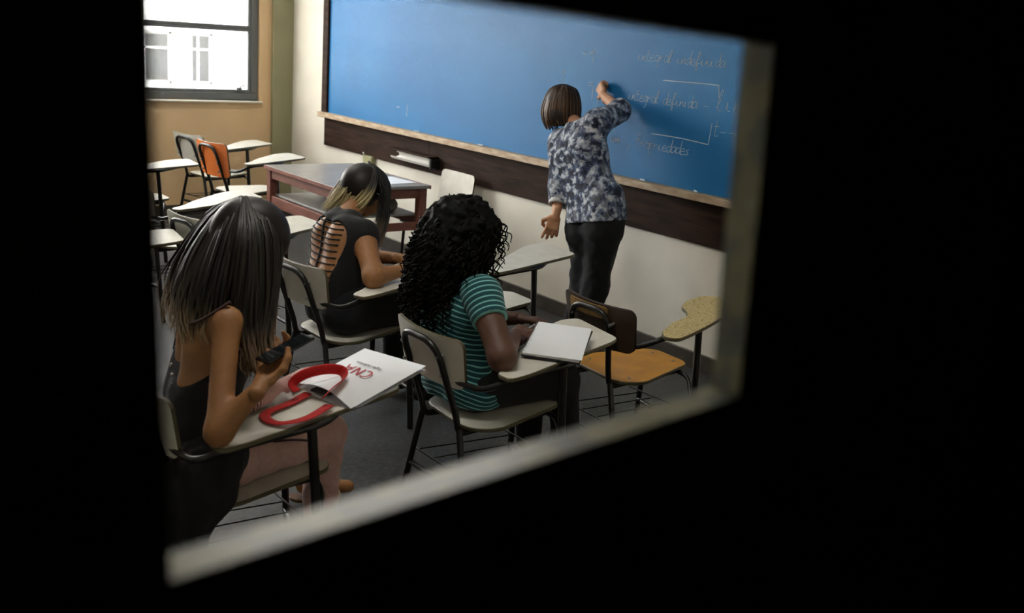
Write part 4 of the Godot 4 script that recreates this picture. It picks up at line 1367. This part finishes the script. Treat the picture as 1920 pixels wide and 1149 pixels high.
func make_slashed_girl() -> void:
	var o := thing("person", "person in black top with slashed open back bending over a tablet", "person")
	var hip := Vector3(5.17, 0.545, 2.23); var waist := Vector3(5.16, 0.69, 2.25); var chest := Vector3(5.10, 0.835, 2.19); var neck := Vector3(5.045, 0.945, 2.11)
	var hc := Vector3(4.965, 1.045, 1.99)
	var sr := Vector3(5.23, 0.885, 2.14); var er := Vector3(5.45, 0.742, 2.21); var wr := Vector3(5.375, 0.745, 2.0)
	var sl := Vector3(4.92, 0.9, 2.08); var el := Vector3(4.88, 0.7, 1.93); var wl := Vector3(5.08, 0.72, 1.84)
	var kn := [Vector3(5.0, 0.51, 1.82), Vector3(5.2, 0.51, 1.8)]
	var an := [Vector3(4.98, 0.09, 1.8), Vector3(5.18, 0.09, 1.74)]
	var f := Field.new()
	torso(f, hip, waist, chest, neck, X, -0.004)
	f.cap(neck, hc + Vector3(0, -0.04, 0.02), 0.05, 0.048)
	f.path([chest + Vector3(0.05, 0.05, 0), sr, er, wr], [0.06, 0.056, 0.042, 0.027])
	f.path([chest + Vector3(-0.05, 0.05, 0), sl, el, wl], [0.06, 0.056, 0.04, 0.026])
	for k in 2:
		f.path([hip + X * (0.09 * (k * 2 - 1)), kn[k], an[k]], [0.09, 0.056, 0.036])
	var hf := Field.new()
	var fw := Vector3(0.42, -0.5, -0.75).normalized()
	var up := Vector3(0.2, 0.84, -0.45).normalized()
	head(hf, hc, fw, up)
	var h1 := Field.new()
	hand(h1, wr, Vector3(-0.35, 0.02, -0.9), Vector3(-0.3, -1, 0), -1.0, [0.6, 0.8, 0.9, 0.9], 0.8)
	var h2 := Field.new()
	hand(h2, wl, Vector3(0.7, 0, -0.5), Vector3(0.2, -1, 0), 1.0, [0.4, 0.5, 0.5, 0.5], 0.5)
	add_body(o, f, hf, [h1, h2], M.skin_tan)
	eyes(o, hc, fw, up)
	# black top, its back cut open and crossed by narrow bands
	var b := Field.new()
	b.k = 0.014
	torso(b, hip + Vector3(0, -0.02, 0), waist, chest, neck, X, 0.008)
	b.cap(chest + Vector3(0.05, 0.05, 0), sr, 0.066, 0.062)
	b.cap(chest + Vector3(-0.05, 0.05, 0), sl, 0.066, 0.062)
	b.cap(sr, sr.lerp(er, 0.12), 0.062, 0.058)
	b.cap(sl, sl.lerp(el, 0.12), 0.062, 0.058)
	var spine := func(t: float) -> Vector3: return waist.lerp(chest, t * 2.0) if t < 0.5 else chest.lerp(neck, t * 2.0 - 1.0)
	b.cuts = [[Vector3.DOWN, -0.475]]
	b.holes = []
	for q: float in [-1.0, 1.0]:
		b.holes.append([waist + Vector3(q * 0.045, 0.0, 0.11), chest + Vector3(q * 0.08, 0.035, 0.115), 0.07, 0.1])
	b.holes.append([waist + Vector3(0, 0.02, 0.1), chest + Vector3(0, 0.04, 0.11), 0.06, 0.085])
	b.holes.append([hip + Vector3(-0.06, 0.06, 0.13), hip + Vector3(0.02, 0.085, 0.13), 0.04, 0.04])
	var mb := MB.new()
	b.build(mb, 0.008)
	put(mb, "slashed_top", M.black_top, o)
	var reach := func(c: Vector3, dir: Vector3) -> Vector3:
		var lo := 0.0
		var hi := 0.25
		for it in 12:
			var mid := (lo + hi) * 0.5
			if f.value(c + dir * mid) < 0.0: lo = mid
			else: hi = mid
		return c + dir * (lo + 0.003)
	for k in 11:
		var t := -0.08 + 0.92 * k / 10.0
		var c: Vector3 = spine.call(maxf(t, 0.0)) + Vector3(0, minf(t, 0.0) * 0.3, 0)
		var pts := []
		for j in 11:
			var a := -1.05 + 2.1 * j / 10.0
			pts.append(reach.call(c, Vector3(sin(a), 0.12, cos(a)).normalized()))
		var sm := MB.new()
		sm.tube(PackedVector3Array(pts), 0.0055, 6, PackedFloat32Array(), 0.5)
		put(sm, "back_band", M.black_top, o)
	var sp := MB.new()
	var cp := []
	for j in 11: cp.append(reach.call(spine.call(0.95 * j / 10.0), Vector3(0, 0.12, 1).normalized()))
	sp.tube(PackedVector3Array(cp), 0.006, 6, PackedFloat32Array(), 0.5)
	put(sp, "back_band", M.black_top, o)
	var tr := Field.new()
	for k in 2:
		tr.cap(hip + X * (0.07 * (k * 2 - 1)), hip + X * (0.08 * (k * 2 - 1)) + Vector3(0, 0.05, 0), 0.108, 0.095)
		tr.path([hip + X * (0.09 * (k * 2 - 1)), kn[k]], [0.1, 0.068])
		tr.sleeve(kn[k], an[k], 0.066, 0.05)
	var tm := MB.new()
	tr.build(tm, 0.011)
	put(tm, "jeans", M.black_jeans, o)
	for k in 2: shoe(o, an[k], an[k] + Vector3(0, -0.055, -0.14), M.dark)
	# dark crown, fair ends gathered at the nape, long strand beside the face
	var hr := Field.new()
	hr.k = 0.012
	hr.ell(hc + Vector3(-0.005, 0.018, 0.008), Vector3(0.096, 0.102, 0.112), Basis(Vector3.RIGHT, -0.4))
	hr.ell(hc - up * 0.02 - fw * 0.01, Vector3(0.097, 0.075, 0.075))
	hr.holes = [[hc + fw * 0.15 - up * 0.05, hc + fw * 0.13 - up * 0.13, 0.07, 0.075]]
	hr.colf = func(_p: Vector3) -> Color: return Color(0.012, 0.01, 0.008)
	var hm := MB.new()
	hr.build(hm, 0.008)
	locks(hm, NAPE, 300, 0.0042, 0.008, 0.012, Color(0.012, 0.01, 0.008), Color(0.38, 0.31, 0.15), 0.45)
	locks(hm, STRAND, 170, 0.004, 0.006, 0.016, Color(0.012, 0.01, 0.008), Color(0.2, 0.15, 0.11), 0.82)
	put(hm, "hair", M.hair, o)
	var gl := MB.new()
	var gx := fw.cross(up)
	gl.tube(PackedVector3Array([hc + gx * 0.078 + fw * 0.0 + up * 0.02, hc + gx * 0.074 + fw * 0.095 + up * 0.018, hc + gx * 0.06 + fw * 0.105 + up * 0.018]), 0.0025, 6)
	put(gl, "glasses", M.steel, o)
	# dark bag on her lap
	var bf := Field.new()
	bf.k = 0.01
	bf.ell(Vector3(5.06, 0.64, 1.93), Vector3(0.13, 0.032, 0.1))
	bf.ell(Vector3(5.14, 0.64, 1.88), Vector3(0.08, 0.03, 0.07))
	var bm := MB.new()
	bf.build(bm, 0.012)
	var bag := put(bm, "handbag", M.maroon_cloth)
	tag(bag, "dark maroon soft bag on the lap of the person in the slashed black top", "bag")

func make_long_hair_girl() -> void:
	var o := thing("person", "person in dark backless top and pink jeans holding a phone at the nearest tablet", "person")
	var hip := Vector3(6.45, 0.545, 3.34); var waist := Vector3(6.46, 0.71, 3.365); var chest := Vector3(6.49, 0.875, 3.34); var neck := Vector3(6.49, 1.02, 3.29)
	var hc := Vector3(6.455, 1.165, 3.2)
	var sr := Vector3(6.65, 0.985, 3.365); var er := Vector3(6.825, 0.74, 3.46); var wr := Vector3(6.85, 0.86, 3.355)
	var sl := Vector3(6.34, 0.985, 3.27); var el := Vector3(6.31, 0.77, 3.13); var wl := Vector3(6.53, 0.83, 3.19)
	var kn := [Vector3(6.18, 0.52, 2.93), Vector3(6.44, 0.515, 2.95)]
	var an := [Vector3(5.93, 0.12, 2.74), Vector3(6.37, 0.12, 2.92)]
	var hp := [Vector3(6.36, 0.56, 3.32), Vector3(6.55, 0.54, 3.33)]
	var f := Field.new()
	torso(f, hip, waist, chest, neck, Vector3(0.97, 0, 0.24).normalized(), -0.004)
	f.cap(neck, hc + Vector3(0.01, -0.05, 0.03), 0.05, 0.047)
	f.path([chest + Vector3(0.06, 0.06, 0.01), sr, er, wr], [0.055, 0.038, 0.033, 0.023])
	f.path([chest + Vector3(-0.06, 0.06, -0.01), sl, el, wl], [0.055, 0.04, 0.033, 0.023])
	for k in 2:
		f.path([hp[k], kn[k], an[k]], [0.086, 0.056, 0.036])
		f.cap(an[k] + Vector3(0, -0.04, 0.02), an[k] + Vector3(0, -0.085, -0.17), 0.032, 0.026)
	var hf := Field.new()
	var fw := Vector3(0.12, -0.7, -0.7).normalized()
	var up := Vector3(0.06, 0.72, -0.69).normalized()
	head(hf, hc, fw, up)
	var h1 := Field.new()
	hand(h1, wr, Vector3(-0.7, 0.27, -0.66), Vector3(-0.1, 0.9, 0.4), 1.0, [0.3, 0.32, 0.36, 0.42], 0.75, 0.95)
	var h2 := Field.new()
	hand(h2, wl, Vector3(0.85, 0.3, 0.2), Vector3(0.1, 0.8, 0.3), -1.0, [1.1, 1.15, 1.2, 1.25], 1.2, 0.9, 0.02)
	add_body(o, f, hf, [h1, h2], M.skin_tan, 0.011)
	eyes(o, hc, fw, up)
	var b := Field.new()
	b.k = 0.014
	torso(b, hip + Vector3(0, -0.02, 0), waist, chest, neck, Vector3(0.97, 0, 0.24).normalized(), 0.007)
	b.cuts = [[Vector3(0, 0.35, 1).normalized(), Vector3(0, 0.35, 1).normalized().dot(Vector3(6.5, 0.8, 3.452))], [Vector3(0, 0.75, 0.9).normalized(), Vector3(0, 0.75, 0.9).normalized().dot(Vector3(6.48, 0.83, 3.41))]]
	var mb := MB.new()
	b.build(mb, 0.009)
	put(mb, "dark_top", M.black_top, o)
	var st := MB.new()
	st.tube(curve([Vector3(6.36, 1.03, 3.3), Vector3(6.37, 0.97, 3.385), Vector3(6.43, 0.95, 3.415), Vector3(6.55, 0.965, 3.43), Vector3(6.63, 1.0, 3.415), Vector3(6.66, 1.045, 3.36)]), 0.008, 6, PackedFloat32Array(), 0.5)
	put(st, "strap", M.maroon_cloth, o).set_meta("label", "maroon strap across the bare back")
	for k in 9:
		var e := MB.new()
		var c := Vector3(6.47 + 0.005 * k, 0.82 - 0.028 * k, 3.455)
		e.tube(PackedVector3Array([c, c + Vector3(0, 0, 0.006)]), 0.006, 8)
		put(e, "bead", M.steel, o)
	var belt := MB.new()
	belt.tube(curve([Vector3(6.34, 0.6, 3.47), Vector3(6.46, 0.595, 3.49), Vector3(6.56, 0.6, 3.465), Vector3(6.61, 0.61, 3.41)]), 0.004, 6)
	put(belt, "piping", M.white_cloth, o)
	# jacket tied round the waist, hanging down beside the seat
	var jk := Field.new()
	jk.k = 0.025
	jk.cap(Vector3(6.38, 0.56, 3.42), Vector3(6.62, 0.57, 3.4), 0.075, 0.07)
	jk.cap(Vector3(6.64, 0.58, 3.37), Vector3(6.66, 0.5, 3.42), 0.06, 0.07)
	jk.cap(Vector3(6.62, 0.5, 3.46), Vector3(6.66, 0.28, 3.5), 0.08, 0.05)
	jk.cap(Vector3(6.5, 0.5, 3.52), Vector3(6.52, 0.15, 3.56), 0.08, 0.07)
	jk.disp = fold(21, 9.0, 0.015, Vector3(1.5, 0.5, 1.5))
	var jm := MB.new()
	jk.build(jm, 0.012)
	put(jm, "tied_jacket", M.black_top, o)
	var tr := Field.new()
	for k in 2:
		tr.path([hp[k], kn[k]], [0.094, 0.068])
		tr.sleeve(kn[k], an[k] + Vector3(0, 0.02, 0), 0.066, 0.056)
	tr.disp = fold(31, 12.0, 0.008)
	var tm := MB.new()
	tr.build(tm, 0.009)
	var jeans := put(tm, "jeans", M.pink_jeans, o)
	jeans.set_meta("label", "pale pink jeans with dark rips")
	var rip := MB.new()
	for q in [[Vector3(6.6, 0.585, 3.2), Vector3(6.58, 0.57, 3.13), Vector3(6.56, 0.55, 3.07)], [Vector3(6.575, 0.6, 3.19), Vector3(6.56, 0.59, 3.15)]]:
		rip.tube(curve(q), 0.008, 6, PackedFloat32Array(), 0.4)
	put(rip, "rip", M.maroon_cloth, jeans).set_meta("kind", "stuff")
	for k in 2:
		var sd := MB.new()
		var a: Vector3 = an[k] + Vector3(0, -0.04, 0.03)
		sd.plate(rounded([Vector2(-0.036, 0.05), Vector2(0.036, 0.05), Vector2(0.045, -0.19), Vector2(-0.045, -0.19)], [0.03]), -0.012, 0.0, 0.002, Color(0.2, 0.1, 0.05), Color(0.12, 0.06, 0.03), Transform3D(Basis(Vector3.RIGHT, -0.23), a + Vector3(0, -0.045, 0)))
		var so := put(sd, "sandal", M.laminate, o)
		for q in [[-0.06, 0.036], [-0.14, 0.034]]:
			var s2 := MB.new()
			var z: float = q[0]
			s2.tube(curve([a + Vector3(-0.042, -0.04 + z * 0.23, z), a + Vector3(-0.03, -0.005 + z * 0.25, z), a + Vector3(0.03, -0.005 + z * 0.25, z), a + Vector3(0.042, -0.04 + z * 0.23, z)]), 0.009, 6, PackedFloat32Array(), 0.4)
			put(s2, "sandal_strap", M.ledge_wood, so)
	var hr := Field.new()
	hr.k = 0.014
	hr.ell(hc + Vector3(0.0, 0.02, 0.012), Vector3(0.102, 0.11, 0.118), Basis(Vector3.RIGHT, -0.4))
	hr.cap(hc + Vector3(0.0, -0.02, 0.08), Vector3(6.47, 0.98, 3.345), 0.06, 0.035)
	hr.holes = [[hc + fw * 0.15 - up * 0.05, hc + fw * 0.15 - up * 0.14, 0.075, 0.075]]
	hr.colf = func(_p: Vector3) -> Color: return Color(0.013, 0.01, 0.008)
	var hm := MB.new()
	hr.build(hm, 0.009)
	var dk := Color(0.013, 0.01, 0.008)
	locks(hm, LONG_BACK, 330, 0.006, 0.007, 0.022, dk, Color(0.32, 0.23, 0.13), 0.74)
	locks(hm, LONG_MID, 200, 0.006, 0.005, 0.004, dk, dk, 0.9)
	locks(hm, LONG_FRONT, 420, 0.006, 0.007, 0.016, dk, Color(0.2, 0.13, 0.08), 0.74)
	put(hm, "hair", M.hair, o)

func make_small_things() -> void:
	# phone
	var ph := thing("phone", "dark phone held by the person in the dark backless top", "phone", Vector3(6.80, 0.938, 3.262))
	var pz := Vector3(0.05, -0.35, 0.94).normalized()
	var px := (Vector3(1, 0.1, 0) - pz * Vector3(1, 0.1, 0).dot(pz)).normalized()
	ph.basis = Basis(px, pz.cross(px), pz)
	put(boxed(Vector3(0.075, 0.009, 0.15), Vector3.ZERO, 0.003), "phone_case", M.dark_plastic, ph)
	put(boxed(Vector3(0.066, 0.001, 0.135), Vector3(0, 0.005, 0), 0.0003), "screen", M.screen_glass, ph)
	# white carrier bag with red handles on the tablet
	var o := thing("carrier_bag", "white carrier bag with wide red handles lying on the nearest tablet", "bag")
	var c := [Vector3(6.733, 0.702, 3.018), Vector3(6.71, 0.79, 2.745), Vector3(6.4, 0.765, 2.786), Vector3(6.553, 0.737, 3.1)]
	var mb := MB.new()
	var N := 14
	for s in 2:
		var b0 := mb.v.size()
		for a in N + 1:
			for q in N + 1:
				var fu := a / float(N)
				var fv := q / float(N)
				var p: Vector3 = c[0].lerp(c[1], fu).lerp(c[3].lerp(c[2], fu), fv)
				var puff := sin(PI * fu) * sin(PI * fv)
				p += Vector3(0.0, 1, 0.0) * (0.016 * puff if s == 0 else -0.012 - 0.004 * puff)
				if s == 1: p.y = maxf(p.y, 0.701)
				if s == 0: p.y = maxf(p.y, 0.704) + 0.024 * sin(PI * fv) * pow(1.0 - fu, 4.0)
				mb.vert(p, Vector3.ZERO, Vector2(fu, fv))
		for a in N:
			for q in N:
				var v := b0 + a * (N + 1) + q
				if s == 0: mb.i.append_array([v, v + 1, v + N + 1, v + 1, v + N + 2, v + N + 1])
				else: mb.i.append_array([v, v + N + 1, v + 1, v + 1, v + N + 1, v + N + 2])
	for j in range(0, mb.i.size(), 3):
		var nn := (mb.v[mb.i[j + 2]] - mb.v[mb.i[j]]).cross(mb.v[mb.i[j + 1]] - mb.v[mb.i[j]])
		for q in 3: mb.n[mb.i[j + q]] += nn
	for j in mb.v.size(): mb.n[j] = mb.n[j].normalized()
	put(mb, "bag_body", M.paper, o)
	put(boxed(Vector3(0.07, 0.009, 0.03), Vector3(6.615, 0.724, 3.05), 0.003, Basis(Vector3.UP, 0.42)), "contents", M.dark, o)
	for hd in BAG_HANDLES:
		var h := MB.new()
		h.tube(curve(hd, 6), 0.016, 8, PackedFloat32Array(), 0.12, Vector3.ZERO)
		put(h, "handle", M.red_strap, o)
	# printing on the bag: outlined letters and a small line of words
	var top: Vector3 = (c[0] - c[1] + c[3] - c[2]).normalized()
	var u: Vector3 = (c[3] - c[0] + c[2] - c[1]).normalized()
	u = (u - top * u.dot(top)).normalized()
	var nrm := u.cross(top).normalized()
	var mid := func(fu: float, fv: float) -> Vector3: return c[0].lerp(c[1], fu).lerp(c[3].lerp(c[2], fu), fv) + Vector3(0, 0.016 * sin(PI * fu) * sin(PI * fv), 0)
	var lt := MeshInstance3D.new()
	var tm := TextMesh.new()
	var fo := SystemFont.new()
	fo.font_names = PackedStringArray(["Droid Sans"])
	tm.font = fo
	tm.text = "CNA"; tm.font_size = 32; tm.pixel_size = 0.0018; tm.depth = 0.0008
	tm.material = M.red_print
	lt.mesh = tm
	hang(lt, "printed_letters", o)
	lt.transform = Transform3D(Basis(u, top, nrm), mid.call(0.47, 0.5) + nrm * 0.004)
	var l2 := MeshInstance3D.new()
	var t2 := TextMesh.new()
	t2.font = fo
	t2.text = "Inglês Definitivo"; t2.font_size = 16; t2.pixel_size = 0.0009; t2.depth = 0.0006
	t2.material = M.grey_print
	l2.mesh = t2
	hang(l2, "printed_words", o)
	l2.transform = Transform3D(Basis(u, top, nrm), mid.call(0.62, 0.5) + nrm * 0.0035)
	# notebook
	var nb := thing("notebook", "open white notebook lying on the tablet before the person in the striped top", "notebook", Vector3(6.518, 0.724, 2.05))
	var bx := Vector3(0.58, 0, -0.815).normalized()
	var bl := Vector3(0.2215, -0.035, 0.253).normalized()
	bx = (bx - bl * bx.dot(bl)).normalized()
	nb.basis = Basis(bx, bl.cross(bx), bl)
	var cv := MB.new()
	cv.box(Vector3(0.212, 0.004, 0.325), Vector3.ZERO, 0.001)
	put(cv, "cover", M.dark_plastic, nb)
	put(boxed(Vector3(0.205, 0.01, 0.315), Vector3(0, 0.007, 0), 0.002), "page_block", M.paper, nb)
	put(boxed(Vector3(0.2, 0.0015, 0.312), Vector3(0.006, 0.0135, 0.004), 0.0005, Basis(Vector3.UP, 0.03)), "page", M.paper, nb)
	for k in 14:
		var r := MB.new()
		var pts := []
		for j in 9:
			var a := TAU * j / 8.0
			pts.append(Vector3(-0.1 + cos(a) * 0.007, 0.008 + sin(a) * 0.008, -0.14 + 0.0215 * k))
		r.tube(PackedVector3Array(pts), 0.0009, 5, PackedFloat32Array(), 1.0, Vector3.ZERO, PackedColorArray(), false)
		put(r, "spiral_ring", M.steel, nb)
	# pencil case beside it
	var pf := Field.new()
	pf.cap(Vector3(6.43, 0.722, 2.17), Vector3(6.34, 0.722, 2.02), 0.022, 0.022)
	var pm := MB.new()
	pf.build(pm, 0.007)
	var pc := thing("pencil_case", "plum coloured pencil case between the striped top and the notebook", "pencil case")
	put(pm, "case_body", M.maroon_cloth, pc)
	var zp := MB.new()
	zp.tube(PackedVector3Array([Vector3(6.43, 0.745, 2.17), Vector3(6.34, 0.745, 2.02)]), 0.003, 6)
	put(zp, "zip", M.steel, pc)
	# crumpled white cloth on the lap of the person in the dark backless top
	var wf := Field.new()
	wf.k = 0.02
	wf.ell(Vector3(6.55, 0.68, 3.2), Vector3(0.07, 0.06, 0.08))
	wf.disp = fold(77, 14.0, 0.02)
	var wm := MB.new()
	wf.build(wm, 0.009)
	tag(put(wm, "folded_cloth", M.white_cloth), "crumpled white cloth on the lap of the person in the dark backless top", "cloth")
	# pale pink roll along the inner edge of the nearest tablet
	var rl := thing("pencil_roll", "pale pink cylindrical pouch with black striped end lying under the red handle", "pouch")
	var r0 := Vector3(6.645, 0.728, 3.31)
	var r1 := Vector3(6.44, 0.728, 2.985)
	var rm := MB.new()
	var rp := PackedVector3Array()
	var rr := PackedFloat32Array()
	for k in 13:
		var t := k / 12.0
		rp.append(r0.lerp(r1, t))
		rr.append(0.026 * (1.0 if k > 0 and k < 11 else (0.93 if k == 0 else (0.85 if k == 11 else 0.5))) + 0.0008 * sin(k * 2.1))
	rm.tube(rp, 0.026, 18, rr)
	put(rm, "pouch_body", M.pink_jeans, rl)
	for k in 3:
		var rg := MB.new()
		var c0 := r0.lerp(r1, 0.02 + 0.04 * k)
		rg.tube(PackedVector3Array([c0, c0 + (r1 - r0).normalized() * 0.005]), 0.0268, 18)
		put(rg, "stripe", M.dark, rl)
